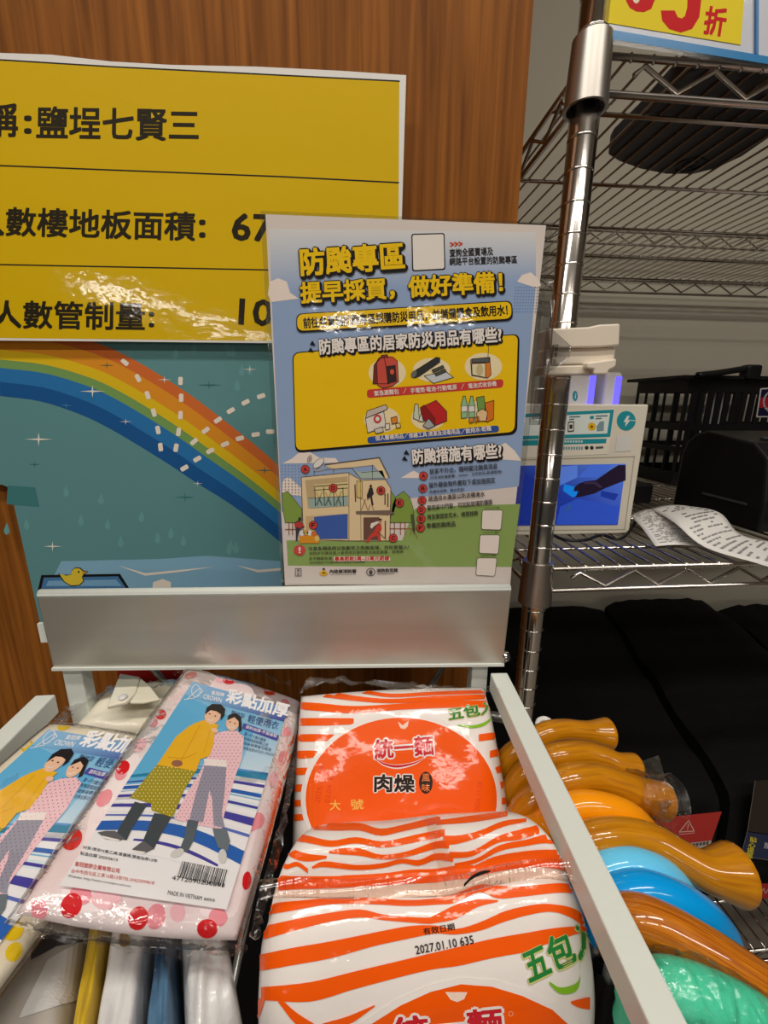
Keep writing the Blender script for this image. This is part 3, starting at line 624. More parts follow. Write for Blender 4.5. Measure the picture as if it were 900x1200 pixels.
P.ell(z6([(334, 848)])[0], 5.2, 4, rgb(226, 176, 40), 11, 0, 16, 0, 180); P.ell(z6([(334, 842)])[0], 2.2, 2.4, rgb(226, 176, 40), 11); P.ell(z6([(334, 826)])[0], 1.5, 1.2, rgb(60, 50, 100), 11)
P.text('內政部消防署', z6([(374, 854)])[0], z6([(548, 852)])[0], 4.4, TK, 11, .03); P.line(z6([(376, 864), (546, 862)]), .3, TK, 11)
P.ring(z6([(644, 846)])[0], 4.8, 4.4, .8, rgb(80, 72, 66), 11); P.ell(z6([(644, 848)])[0], 2.2, 2.8, rgb(80, 72, 66), 11); P.text('消防防災館', z6([(684, 850)])[0], z6([(822, 846)])[0], 4.6, TK, 11, .03); P.line(z6([(684, 860), (800, 856)]), .5, TK, 11)
for q_, t_, tp_ in (([(590, 436), (728, 436), (716, 570), (584, 566)], 'Android下載', (606, 428)), ([(575, 600), (710, 600), (698, 728), (568, 722)], 'iOS下載', (600, 592)), ([(556, 752), (690, 752), (676, 875), (548, 868)], '消防防災館', (580, 744))):
    P.rrect(z7(q_), 2.6, LN, 10); P.rrect([(x + (c2[0] - x) * .05, y + (c2[1] - y) * .05) for c2 in [(sum(p[0] for p in z7(q_)) / 4, sum(p[1] for p in z7(q_)) / 4)] for x, y in z7(q_)], 2.2, rgb(238, 228, 220), 11)
    P.text(t_, z7([tp_])[0], z7([(tp_[0] + 100, tp_[1] - 3)])[0], 1.9, TK, 11)
P.build('printed_face', M['sheet'], poster)
# ================================================================ clamp sign holder on the post
clip = root('sign_holder_clamp', onY(684, 440, .425), 'cream plastic clamp with clear strip gripping the front rack post beside the poster', 'clamp')
def slab(pts, y0, y1, name, m, par, bev=.0015):
    return MB().prism([onY(x, y, y0) for x, y in pts], V((0, y1 - y0, 0))).build(name, m, par, bevel=bev, fixn=True)
slab([(643, 385), (690, 383), (704, 380), (727, 379), (726, 405), (702, 407), (645, 408)], .395, .4192, 'upper_jaw', M['clampw'], clip)
slab([(640, 409), (668, 408), (722, 407), (720, 424), (700, 427), (640, 428)], .399, .4192, 'middle_jaw', M['clampw'], clip)
slab([(637, 429), (700, 427), (701, 436), (690, 439), (637, 440)], .399, .4192, 'lower_jaw', M['clampw'], clip)
slab([(688, 425), (723, 420), (722, 430), (714, 434), (712, 439), (696, 439), (696, 433), (688, 432)], .392, .416, 'release_lever', M['clampw'], clip)
m = MB(); c = V((PX, PY, (onY(684, 409, .41).z)))
pts = [c + V((math.cos(a) * .0215, math.sin(a) * .0215, 0)) for a in [math.radians(-60 + 30 * k) for k in range(9)]]
inn = [c + V((math.cos(a) * .0145, math.sin(a) * .0145, 0)) for a in [math.radians(180 - 30 * k) for k in range(9)]]
m.prism(pts + inn, V((0, 0, .012))); m.build('post_grip', M['clampw'], clip, fixn=True)
st = slab([(630, 350), (644, 330), (650, 330), (651, 350), (646, 420), (637, 470), (633, 498), (622, 498), (627, 420)], .374, .3785, 'clear_strip', M['clear'], clip, .0006)
slab([(640, 384), (646, 384), (670, 406), (668, 418), (646, 436), (637, 436)], .386, .388, 'clear_plate', M['clear'], clip, .0004)
slab([(630, 455), (640, 455), (636, 492), (626, 492)], .368, .3735, 'clear_catch', M['clear'], clip, .0006)
P = Print(plane_fn(V((0, .3855, 1.4)), V((0, -1, 0))))
P.text('07-381003', (651.5, 426), (654.5, 404), 4, K, 1, .02); P.text('SIGN CLIP', (645, 426), (648, 404), 3, K, 1, .02) if False else None
P.line([(645.5, 426), (648.5, 405)], 2.2, rgb(70, 64, 60), 1)
P.build('sticker', M['plain'], clip)

# ================================================================ discount sign on the top shelf edge
pr = root('discount_sign', onY(790, 55, .424), 'yellow discount sign with red numerals in a clear holder, above the upper shelf', 'price sign')
def tiltq(pts, Y): return [onY(x, y, Y) for x, y in pts]
top_ = -130
MB().prism(tiltq([(709, top_), (1000, top_ + 45), (1000, 86), (900, 68), (709, 36)], .4245), V((0, .002, 0))).build('holder_back', mat('frosted_white', rgb(206, 210, 220), .35, coat=.3), pr, fixn=True)
MB().prism(tiltq([(707, 33), (900, 66), (1000, 84), (1000, 93), (900, 75), (707, 44)], .4225), V((0, .0015, 0))).build('blue_strip', mat('blue_strip', rgb(40, 130, 190), .3, coat=.5), pr, fixn=True)
MB().prism(tiltq([(707, 44), (900, 75), (1000, 93), (1000, 99), (900, 80), (707, 50)], .4225), V((0, .0015, 0))).build('clear_flange', M['clear'], pr, fixn=True)
MB().prism(tiltq([(887, -100), (890, -100), (889, 64), (886, 63)], .4225), V((0, .0015, 0))).build('divider', mat('blue_line', rgb(70, 130, 190), .3), pr, fixn=True)
P = Print(plane_fn(V((0, .4242, 1.7)), V((0, -1, 0))))
P.poly([(711, top_), (880, top_ + 24), (868, 52.5), (711, 26.5)], rgb(236, 214, 50), 1)
RD_ = rgb(206, 36, 40)
zd = lambda pts: zz(700, 0, 4.5, pts)
P.poly(zd([(335, 55), (342, 108), (378, 152), (440, 172), (500, 152), (538, 90), (548, 0), (545, -120), (520, -200), (440, -235), (370, -200), (340, -120), (350, -50), (390, -10), (440, -2), (476, -20), (474, 40), (462, 84), (446, 97), (424, 90), (408, 55)]), RD_, 2); P.ell(zd([(444, -120)])[0], 7, 13, rgb(236, 214, 50), 3)
P.poly(zd([(165, -40), (150, 0), (170, 40), (205, 60), (245, 64), (285, 46), (303, 0), (298, -60), (270, -95), (220, -100), (225, -150), (260, -165), (300, -150), (296, -200), (240, -235), (180, -200), (150, -120)]), RD_, 2); P.ell(zd([(205, -18)])[0], 4.5, 8, rgb(240, 226, 200), 3)
P.text('折', (824, 39), (848, 42.5), 32, RD_, 2, .034)
P.build('price_card', M['board'], pr)

# ================================================================ black tray lying on the upper shelf
def onzs(pts, z): return [onZ(x, y, z) for x, y in pts]
o_ = onzs([(712, 182), (716, 175), (745, 148), (790, 100), (806, 86), (830, 80), (862, 82), (893, 104), (915, 120), (930, 140), (905, 160), (870, 184), (840, 198), (812, 205), (780, 205), (750, 199), (725, 190)], ST[1])
tray = MB().prism(o_, V((0, 0, .022))).build('rubber_mat', M['blackrub'], fixn=True, bevel=.003)
tag(tray, 'black ribbed rubber mat lying on the wires of the upper shelf, seen from below', 'mat')
m = MB(); c = onZ(808, 193, ST[1] - .0003)
for r in (.016, .008):
    m.tube([c + V((math.cos(a) * r, math.sin(a) * r, 0)) for a in [2 * math.pi * k / 28 for k in range(28)]], .0011, 6, False, closed=True)
m.build('round_emblem', M['black'], tray, True)
m = MB()
for k in range(14):
    a = lerp((735, 160), (905, 110), k / 13); a = onZ(a[0], a[1] + 16, ST[1] - .0004)
    m.tube([a, a + V((-.004, .08, 0))], .0009, 5) if False else None
# ================================================================ power bank kiosk on the lower shelf
YK = .545
kt = [onY(x, y, YK) for x, y in [(757, 474), (738, 627)]]
KX1, KZ0 = .3975, ST[2]; KZ1 = kt[0].z
KX0 = .165
kiosk = root('power_bank_kiosk', ((KX0 + KX1) / 2, YK + .02, KZ0), 'white power bank rental station with lit blue screen, standing on the lower wire shelf', 'charging station')
pro = [(YK, KZ0), (YK + .085, KZ0), (YK + .085, KZ0 + .09), (YK + .03, KZ1 - .01), (YK + .012, KZ1), (YK, KZ1)]
MB().prism([V((KX0, y, z)) for y, z in pro], V((KX1 - KX0, 0, 0))).build('housing', M['kioskw'], kiosk, bevel=.002, fixn=True)
fn = plane_fn(V((0, YK - .0003, 1.2)), V((0, -1, 0)))
zk = lambda pts: zz(630, 460, 6.428, pts)
TQ = rgb(40, 150, 164)
P = Print(fn)
P.poly([(590, 485), (719.5, 479), (713, 532), (590, 538)], rgb(236, 230, 214), 1)
P.poly([(590, 486), (719.5, 480), (715, 512), (590, 516)], TQ, 2); P.poly([(590, 490.5), (715, 484), (711.5, 508), (590, 511.5)], rgb(226, 236, 232), 3)
P.poly([(590, 516.5), (711, 514), (710, 519.5), (590, 523)], TQ, 2)
for i in range(9): P.poly([(655 + i * 3.2, 516.2), (657.3 + i * 3.2, 516.1), (657.2 + i * 3.2, 518.6), (655 + i * 3.2, 518.7)], rgb(200, 226, 226), 3)
for i in range(8): P.poly([(660 + i * 3, 523.5), (662 + i * 3, 523.4), (661.8 + i * 3, 527), (659.8 + i * 3, 527.1)], rgb(120, 160, 170), 3)
for x in (687.5, 693.5): P.ell((x, 524.8), 2.2, 2.3, rgb(50, 56, 62), 3)
P.poly([(698, 523.5), (707, 523), (707, 525.5), (698, 526)], rgb(90, 90, 90), 3)
for x, y, w in ((667, 488, 13), (667, 491, 6), (698, 487, 14), (698, 490, 7)): P.poly([(x, y), (x + w, y - .5), (x + w, y + 1), (x, y + 1.5)], rgb(90, 120, 126), 4)
P.rrect([(665.5, 494), (673, 493.6), (672.6, 506), (665, 506.6)], 1.2, rgb(80, 84, 86), 4); P.rrect([(666.5, 495.6), (672, 495.3), (671.7, 504.4), (666.1, 504.8)], .6, WH, 5); P.rrect([(667.4, 497.6), (671, 497.4), (670.8, 502.4), (667.2, 502.6)], .5, rgb(60, 60, 60), 6)
P.poly([(691.5, 487.5), (696, 487.2), (695.7, 491), (691.3, 491.2)], TQ, 4)
P.ell((693.5, 500), 4.6, 4.8, rgb(236, 186, 30), 4); P.ell((693.5, 500), 1.6, 1.6, rgb(120, 90, 30), 5)
P.poly([(699, 500), (703, 494), (708, 493.6), (707.4, 505), (699.5, 505.6)], rgb(130, 160, 168), 4)
P.ell((734, 493), 11, 11.4, TQ, 2); P.poly([(735, 487.5), (738, 487.2), (735.6, 492), (739, 491.8), (732.5, 500.5), (733.5, 494.5), (730.5, 494.7)], WH, 3); P.line([(738, 492.6), (744.5, 492.9)], .8, WH, 3)
P.poly([(723, 510.5), (741.5, 509.5), (739.5, 528.5), (721, 529.5)], rgb(222, 220, 216), 2)
P.line([(590, 539.5), (743.5, 535), (732, 620.5), (590, 622)], .9, rgb(176, 170, 150), 1)
P.build('front_sticker', M['plain'], kiosk)
P = Print(plane_fn(V((0, YK - .0006, 1.2)), V((0, -1, 0))))
B1, B2, B3 = rgb(40, 70, 186), rgb(86, 124, 224), rgb(24, 46, 140)
P.poly([(592, 546), (733.5, 543.5), (724, 615), (592, 616)], None, 1, [B3, B2, B1, B3])
P.poly(zk([(300, 640), (400, 545), (560, 545), (450, 640)]), rgb(70, 110, 220), 2); P.poly(zk([(165, 560), (300, 548), (300, 640), (170, 700)]), rgb(90, 130, 226), 2)
P.poly(zk([(170, 860), (300, 800), (620, 860), (600, 990), (140, 995)]), rgb(48, 84, 200), 2); P.poly(zk([(480, 740), (610, 765), (580, 815), (475, 780)]), rgb(30, 58, 160), 3)
P.poly(zk([(200, 690), (300, 715), (296, 780), (262, 788), (192, 740)]), rgb(26, 140, 250), 3)
P.poly(zk([(664, 546), (664, 660), (510, 720), (430, 760), (330, 785), (282, 790), (300, 760), (312, 742), (272, 745), (276, 716), (306, 688), (360, 668), (440, 660), (540, 590), (610, 546)]), rgb(36, 26, 46), 4)
P.poly(zk([(350, 672), (440, 672), (490, 712), (470, 720), (430, 690), (350, 690)]), rgb(58, 46, 74), 5)
P.poly(zk([(205, 900), (245, 835), (248, 865), (212, 905)]), rgb(60, 96, 140), 4)
P.build('screen', M['screen'], kiosk)
for i, (x0, x1) in enumerate(((652, 697), (707, 727))):
    a = onY(x0, 441, .585); b_ = onY(x1, 441, .585); zt = onY(690, 436, .585).z
    nm = 'white power bank standing in the kiosk slot, ' + ('nearer the chrome post' if i == 0 else 'on the right')
    pb = root('power_bank', ((a.x + b_.x) / 2, .59, KZ1 - .03), nm, 'power bank', 'power banks in the kiosk')
    MB().box((a.x, .578, KZ1 - .02), (b_.x, .64, zt)).build('case', M['bank'], pb, bevel=.005, seg=4)
    MB().box((b_.x - .0105, .5772, KZ1 - .016), (b_.x - .002, .5785, zt - .006)).build('light_strip', M['led'], pb)
    if i == 0:
        P = Print(plane_fn(V((0, .5777, 1.3)), V((0, -1, 0)))); P.ell((674, 464), 3, 6, TQ, 1); P.poly([(674.5, 460), (675.5, 463), (674.6, 463.4), (675, 468), (673, 464.6), (674, 464.3)], WH, 2); P.build('logo', M['plain'], pb)
m = MB().tube(spline([onZ(640, 622, ST[2] + .003), onZ(660, 632, ST[2] + .003), onZ(685, 633, ST[2] + .003), onZ(705, 627, ST[2] + .003), onZ(730, 630, ST[2] + .003), onZ(752, 600, ST[2] + .004)]), .0022, 8)
m.build('power_cord', M['cord'], kiosk, True)
c = onZ(765, 592, ST[2])
tag(MB().box((.45, .72, ST[2]), (.56, .82, ST[2] + .036)).build('adapter_box', M['black'], bevel=.004), 'small black box on the shelf between the kiosk and the printer', 'box')
# receipts
def paper(name, top, bot, label, seed):
    t_ = [onZ(x, y, z) for x, y, z in top]; b_ = [onZ(x, y, z) for x, y, z in bot]
    T, B_ = spline(t_, 6), spline(b_, 6); rows = [[a.lerp(b, k / 8) + V((0, 0, .003 * math.sin(k / 8 * math.pi))) for a, b in zip(T, B_)] for k in range(9)]
    r_ = empty(name, T[0], label, 'paper', 'receipts on the lower shelf'); bpy.context.view_layer.update()
    m = MB().grid(rows); o = m.build('sheet', M['white'], r_, True); sd = o.modifiers.new('thick', 'SOLIDIFY'); sd.thickness = .0003
    P = Print(lambda x, y, h: None)
    n = len(T); rr = random.Random(seed); ink = rgb(150, 148, 150)
    def at(u, v):
        u *= n - 1; v *= 8; i, j = min(int(u), n - 2), min(int(v), 7); a, b = u - i, v - j
        return (rows[j][i] * (1 - a) + rows[j][i + 1] * a) * (1 - b) + (rows[j + 1][i] * (1 - a) + rows[j + 1][i + 1] * a) * b + V((0, 0, .0009))
    for k in range(26):
        u = .06 + .035 * k; v = .12
        while v < .85:
            w = rr.uniform(.04, .16)
            if rr.random() < .6:
                nn = len(P.f); P.add([at(u, v), at(u + .012, v), at(u + .012, min(v + w, .9)), at(u, min(v + w, .9))], [(0, 1, 2, 3)]); P.c[nn] = ink
            v += w + .03
    P.build('printed_lines', M['plain'], r_)
paper('receipt', [(738, 604, ST[2] + .012), (752, 618, ST[2] + .014), (768, 640, ST[2] + .004)], [(768, 596, ST[2] + .016), (796, 610, ST[2] + .02), (826, 642, ST[2] + .004)], 'short white receipt leaning at the corner of the kiosk', 1)
paper('receipt', [(762, 596, ST[2] + .016), (790, 612, ST[2] + .03), (826, 641, ST[2] + .012), (900, 664, ST[2] + .006), (960, 690, ST[2] + .005)], [(800, 592, ST[2] + .02), (842, 600, ST[2] + .034), (868, 626, ST[2] + .016), (920, 638, ST[2] + .008), (985, 655, ST[2] + .006)], 'long curling white receipt trailing from the black printer to the shelf edge', 2)
# printer
pz = ST[2]
prt = root('printer', (.77, .66, pz), 'black desktop printer with rounded back on the lower shelf', 'printer')
pf = [(.535, pz), (.535, pz + .045), (.545, pz + .105), (.57, pz + .125), (.655, pz + .137), (.675, pz + .132), (.692, pz + .118), (.70, pz + .095), (.70, pz)]
MB().prism([V((.585, y, z)) for y, z in pf], V((.36, 0, 0))).build('housing', M['black'], prt, bevel=.004, fixn=True)
MB().box((.60, .5285, pz + .012), (.93, .54, pz + .05)).build('paper_slot', M['blackrub'], prt, bevel=.002)
for k in range(4): MB().box((.615 + .026 * k, .585, pz + .128), (.634 + .026 * k, .592, pz + .132)).build('button', M['blackrub'], prt, bevel=.001)
MB().box((.583, .56, pz + .035), (.586, .64, pz + .038)).build('seam', M['blackrub'], prt)
# shopping basket
bk = root('shopping_basket', (.92, .95, ST[2]), 'black slotted plastic shopping basket behind the printer, against the wall', 'basket')
bx0, bx1, by0, by1, bz0, bz1 = .735, 1.07, .895, 1.06, ST[2], 1.405
def wall_slots(a, b, h0, h1, n, rows_, d, w=.31):
    """a slotted wall: bars and bands joined in one mesh"""
    m = MB(); e = b - a; L = e.length; e.normalize(); up = V((0, 0, 1))
    def bar(s0, s1, t0, t1): m.hexa([a + e * s0 + up * t0, a + e * s1 + up * t0, a + e * s1 + up * t0 + d, a + e * s0 + up * t0 + d], [a + e * s0 + up * t1, a + e * s1 + up * t1, a + e * s1 + up * t1 + d, a + e * s0 + up * t1 + d])
    ts = [h0] + [t for r in rows_ for t in r] + [h1]
    for k in range(0, len(ts), 2): bar(0, L, ts[k], ts[k + 1])
    p = L / n
    for r0, r1 in rows_:
        for k in range(n + 1): bar(max(0, p * k - p * w), min(L, p * k + p * w), r0 - .0005, r1 + .0005)
    return m
rows_ = [(.03, .075), (.087, .122), (.137, .205)]
for nm, a, b_, d in (('front_wall', (bx0, by0), (bx1, by0), (0, .004)), ('back_wall', (bx0, by1), (bx1, by1), (0, -.004)), ('side_wall', (bx0, by0 + .004), (bx0, by1 - .004), (.004, 0)), ('side_wall', (bx1, by0 + .004), (bx1, by1 - .004), (-.004, 0))):
    wall_slots(V((*a, bz0)), V((*b_, bz0)), .004, bz1 - bz0, {'f': 17, 'b': 6, 's': 5}[nm[0]], rows_, V((*d, 0)), .31 if nm[0] == 'f' else .07).build(nm, M['black'], bk)
MB().box((bx0, by0, bz0), (bx1, by1, bz0 + .004)).build('base', M['black'], bk)
m = MB()
for a, b_ in (((bx0 - .022, by0 - .012, bz1), (bx1 + .02, by0 + .004, bz1 + .007)), ((bx0 - .022, by1 - .004, bz1), (bx1 + .02, by1 + .012, bz1 + .007)), ((bx0 - .022, by0, bz1), (bx0 + .004, by1, bz1 + .007)), ((bx1 - .004, by0, bz1), (bx1 + .02, by1, bz1 + .007))): m.box(a, b_)
m.build('rim', M['black'], bk)
m = MB().tube(spline([(bx0 + .0, by0 - .02, bz1 + .006), (bx0 + .05, by0 - .02, bz1 + .012), (bx0 + .105, by0 - .012, bz1 + .02), (bx0 + .13, by0 - .005, bz1 + .02)]), .0065, 12)
m.build('handle', M['black'], bk, True)
MB().box((bx0 + .115, by0 - .018, bz1 + .0), (bx0 + .15, by0 + .006, bz1 + .03)).build('handle_hinge', M['black'], bk, bevel=.006, seg=3)
P = Print(plane_fn(V((0, by0 - .0006, 1.3)), V((0, -1, 0))))
P.rrect([(891, 455), (930, 452), (928, 489), (886, 489)], 1, rgb(196, 194, 196), 1); P.rrect([(892.5, 456.5), (929, 453.5), (927, 487.5), (887.6, 487.5)], .6, rgb(26, 24, 56), 2)
P.poly([(891, 466), (928.5, 464), (928, 477), (889.6, 478)], rgb(170, 36, 46), 3); P.ring((908, 471), 13, 13, 2, rgb(206, 204, 206), 4); P.line([(899, 480), (917, 462)], 2, rgb(206, 204, 206), 4)
P.build('sticker', M['plain'], bk)
P = Print(plane_fn(V((0, by0 + .02, 1.3)), V((0, -1, 0))))
m = MB()
for x0, x1 in ((835, 841), (844, 850)): a, b_ = onY(x0, 453, by0 + .02), onY(x1, 472, by0 + .02); m.box((a.x, a.y, b_.z - .05), (b_.x, a.y + .01, a.z))
o = m.build('white_card', M['white']); o.location.z -= 0; tag(o, 'white card standing inside the black shopping basket, seen through its slots', 'card')

# ================================================================ black fabric bags on the bottom shelf
def bag(name, fl, fr2, bl, br, ztf, ztb, label, yf=.5, yb=1.075, z0=ST[3]):
    r_ = root(name, ((fl + fr2) / 2, (yf + yb) / 2, z0), label, 'bag', 'black fabric bags on the bottom shelf')
    rr = random.Random(len(label)); rows = []
    n = 14
    prof = [(yf + .012, z0)] + [(yf + .004 - .01 * math.sin(k / 6 * math.pi), z0 + (ztf - z0 - .02) * k / 6) for k in range(1, 7)] + [(yf + .012, ztf - .005)]
    prof += [(yf + .03 + (yb - yf - .04) * k / n, ztf + (ztb - ztf) * k / n + .006 * math.sin(k * 1.3)) for k in range(n + 1)] + [(yb, ztb - .02), (yb, z0)]
    for y, z in prof:
        t = (y - yf) / (yb - yf); xl, xr = fl + (bl - fl) * t, fr2 + (br - fr2) * t; row = []
        for i in range(15):
            u = i / 14; e = 1 - (abs(2 * u - 1)) ** 6; row.append(V((xl + (xr - xl) * u, y, z0 + (z - z0) * (.94 + .06 * e) + (.004 * rr.uniform(-1, 1) if z > z0 + .1 else 0))))
        rows.append(row)
    m = MB().grid(rows); nr = len(rows)
    base = 0
    m.add([r[0] for r in rows], [tuple(range(nr))]); m.add([r[-1] for r in rows], [tuple(range(nr - 1, -1, -1))])
    m.add([rows[0][0], rows[0][-1], rows[-1][-1], rows[-1][0]], [(0, 1, 2, 3)])
    m.build('fabric_body', M['fabric'], r_, True, fixn=False)
    return r_
bagA = bag('fabric_bag', .225, .598, .30, .735, .748, .795, 'black fabric bag with a red warning label, nearest the front post')
bagB = bag('fabric_bag', .615, .99, .745, 1.06, .755, .806, 'black fabric bag with a navy label lettered in yellow')
P = Print(plane_fn(V((0, .4855, .7)), V((0, -1, 0))))
P.poly([(760, 962), (788, 957), (846, 951), (834, 985), (790, 990), (762, 994)], rgb(190, 54, 50), 1); P.poly([(762, 994), (790, 990), (834, 985), (829, 1000), (760, 1008)], rgb(196, 186, 182), 1)
P.line([(796, 975), (807, 961.5), (813.5, 974)], 1, rgb(230, 190, 180), 2, True); P.line([(806.8, 966), (806, 970)], 1, rgb(230, 190, 180), 2); P.ell((805.8, 972), .6, .6, rgb(230, 190, 180), 2)
P.line([(796, 978), (814, 976)], .6, rgb(230, 190, 180), 2)
for i in range(5): P.poly([(812 + i * 4, 988.6 - i * .6), (815 + i * 4, 988.2 - i * .6), (814 + i * 4, 992 - i * .6), (811 + i * 4, 992.4 - i * .6)], rgb(90, 80, 80), 2)
P.build('red_label', M['plain'], bagA)
P = Print(plane_fn(V((0, .4855, .7)), V((0, -1, 0))))
P.poly([(885, 915), (930, 912), (920, 980), (876, 974)], rgb(52, 44, 38), 1); P.poly([(876, 975), (920, 981), (915, 1010), (868, 1003)], rgb(44, 52, 84), 1)
for i, ch in enumerate('貼心提醒'): P.text(ch, (878.5 - i * 1.6, 986.5 + i * 6.2), (886.5 - i * 1.6, 987.5 + i * 6.2), 6, rgb(226, 210, 40), 2, .02)
P.text('服務', (895, 994), (912, 996), 7, rgb(196, 196, 206), 2, .01)
P.line([(885, 915), (876, 974), (868, 1003), (915, 1010)], .7, rgb(120, 112, 104), 2)
P.build('navy_label', M['plain'], bagB)
P = Print(plane_fn(V((0, .4855, .6)), V((0, -1, 0)))); P.poly([(880, 1036), (930, 1034), (926, 1052), (868, 1054)], rgb(170, 40, 44), 1)
for i in range(4): P.line([(886 + i * 6, 1046), (889 + i * 6, 1041), (891 + i * 6, 1047)], .9, rgb(206, 180, 176), 2)
P.build('red_strip', M['plain'], bagB)
bagC = bag('fabric_bag', 1.01, 1.36, 1.10, 1.38, .74, .778, 'black fabric bag at the right end of the bottom shelf, without a label in view')
# ================================================================ umbrellas hooked over the stand's side bar
def ground_handle(pts, radii, m, label, name='umbrella', zs=None, out=.030):
    n = len(pts); zs = zs or [1.062 - .0 * i for i in range(n)]
    P3 = [onZ(x, y, z) for (x, y), z in zip(pts, zs)]
    lx = P3[0].x - out; ly = P3[0].y - .004
    path = ([V((lx - .002, ly, .985)), V((lx, ly, 1.02)), V((lx + .008, ly, 1.046))] if out > .02 else [V((lx, ly, P3[0].z - .016)), V((lx + .0005, ly, P3[0].z - .009)), V((lx + .001, ly, P3[0].z - .004))]) + P3
    rad = [radii[0]] * 3 + radii
    sp = spline(path, 7); rs = spline([V((r, 0, 0)) for r in rad], 7); rs = [p.x for p in rs]
    r_ = root(name, (lx, ly, .35), label, 'umbrella', 'umbrellas hooked beside the bin')
    r0, t0 = rs[-1], (sp[-1] - sp[-2]).normalized()
    sp += [sp[-1] + t0 * .0012, sp[-1] + t0 * .0016]; rs += [r0 * .95, r0 * .8]
    MB().tube(sp, rs, 24).build('handle', m, r_, True)
    MB().tube([(lx - .002, ly, .36), (lx - .002, ly, .987 if out > .02 else P3[0].z - .012)], .004, 10).build('shaft', M['rod'], r_, True)
    c = MB(); rows = []
    for k in range(9):
        t = k / 8; z = .40 + (.53 if out > .02 else .625) * t; R = .006 + .007 * math.sin(min(1, (1 - t) * 1.5 + .12) * math.pi * .62)
        rows.append([V((lx - .002 + math.cos(a) * R * (1 + .12 * math.cos(a * 8)), ly + math.sin(a) * R * (1 + .12 * math.cos(a * 8)), z)) for a in [2 * math.pi * i / 40 for i in range(41)]])
    c.grid(rows).build('folded_canopy', M['canopy'], r_, True)
    return r_
zh = lambda pts: zz(590, 820, 2.903, pts)
def hz(n, tip): return [1.058, 1.064] + [1.064 + (tip - 1.064) * ((k + 1) / (n - 2)) ** 1.4 for k in range(n - 2)]
U = []
U.append(ground_handle(zh([(100, 140), (150, 112), (210, 104), (265, 108), (300, 112), (352, 116)]), [.0095, .0097, .0097, .0094, .0105, .0142], M['hw'], 'umbrella with glossy wooden handle, farthest from the viewer in the row beside the bin', zs=hz(6, 1.056)))
U.append(ground_handle(zh([(140, 210), (190, 190), (270, 184), (340, 200), (390, 222), (440, 236)]), [.0098, .0098, .0098, .0096, .0102, .0128], M['hw'], 'umbrella with wooden handle partly hidden behind the plastic wrapped wooden one', zs=hz(6, 1.05)))
wrapd = ground_handle(zh([(170, 300), (230, 272), (310, 268), (390, 290), (460, 318), (545, 345)]), [.0112, .0116, .0118, .0116, .0122, .0142], M['hw'], 'umbrella with wooden handle whose flared tip is wrapped in clear plastic', zs=hz(6, 1.045))
U.append(ground_handle(zh([(130, 440), (190, 388), (265, 364), (350, 372), (430, 402), (480, 450), (500, 490)]), [.0108] * 7, M['horange'], 'umbrella with orange plastic handle in the row beside the bin', zs=[1.050, 1.060, 1.063, 1.062, 1.055, 1.035, 1.015]))
U.append(ground_handle(zh([(240, 500), (330, 470), (430, 468), (520, 492), (610, 540), (690, 582), (785, 592)]), [.0115, .0118, .0120, .0118, .0110, .0122, .0182], M['hw'], 'umbrella with large wooden handle and wide flared tip, between the orange and pale blue handles', out=.002, zs=hz(7, 1.046)))
U.append(ground_handle(zh([(290, 640), (340, 585), (420, 566), (500, 582), (560, 612), (610, 655), (630, 690)]), [.0110] * 7, M['hsky'], 'umbrella with pale sky blue plastic handle, just behind the bright blue one', out=.002, zs=[1.050, 1.058, 1.060, 1.057, 1.048, 1.030, 1.015]))
U.append(ground_handle(zh([(340, 700), (400, 664), (490, 656), (590, 690), (670, 735), (725, 790), (745, 830)]), [.0112, .0115, .0117, .0117, .0116, .0115, .0115], M['hblue'], 'umbrella with bright blue plastic handle, just in front of the pale blue one', out=.002, zs=[1.052, 1.060, 1.062, 1.058, 1.048, 1.032, 1.02]))
U.append(ground_handle(zh([(400, 752), (470, 752), (570, 795), (690, 862), (800, 930), (910, 995), (1010, 1040)]), [.0125, .0130, .0134, .0130, .0124, .0120, .0150], M['hdark'], 'umbrella with thick grained dark wooden handle, between the bright blue and teal handles', out=.002, zs=hz(7, 1.045)))
teal = ground_handle(zh([(470, 1010), (540, 985), (630, 1000), (740, 1040), (850, 1092), (940, 1150)]), [.0122, .0128, .0132, .0132, .0130, .013], M['hteal'], 'umbrella with teal handle in crinkled clear plastic, nearest the viewer', out=.002, zs=[1.052, 1.060, 1.062, 1.058, 1.05, 1.035])
def wrap(par, pts, zs, rad, seed):
    P3 = spline([onZ(x, y, z) for (x, y), z in zip(pts, zs)], 6); rr = random.Random(seed)
    rs = [p.x for p in spline([V((r, 0, 0)) for r in rad], 6)]
    m = MB().tube(P3, [r * (1 + .06 * rr.uniform(-1, 1)) for r in rs], 20, False)
    for i, p in enumerate(m.v): m.v[i] = p + V((rr.uniform(-1, 1), rr.uniform(-1, 1), rr.uniform(-1, 1))) * .0008
    return m.build('plastic_wrap', M['crinkle'], par, False)
wrap(wrapd, zh([(430, 305), (480, 322), (530, 340), (575, 352)]), [1.054, 1.05, 1.047, 1.045], [.0150, .0160, .0178, .0205], 3)
f = [onZ(x, y, 1.056) for x, y in zh([(455, 215), (528, 190), (545, 250), (575, 350), (540, 400), (500, 300)])]
MB().prism(f, V((0, 0, .0004))).build('wrap_corner', M['crinkle'], wrapd)
wrap(teal, zh([(530, 988), (630, 1001), (740, 1041), (850, 1094), (940, 1151)]), [1.06, 1.062, 1.058, 1.05, 1.036], [.0155, .0158, .0158, .0156, .0155], 5)
cl = MB().tube(spline([onZ(x, y, 1.066) for x, y in zh([(115, 85), (120, 70), (140, 64), (158, 74), (150, 90)])], 5), .0022, 8)
cl.build('white_tie', M['white'], U[0], True)

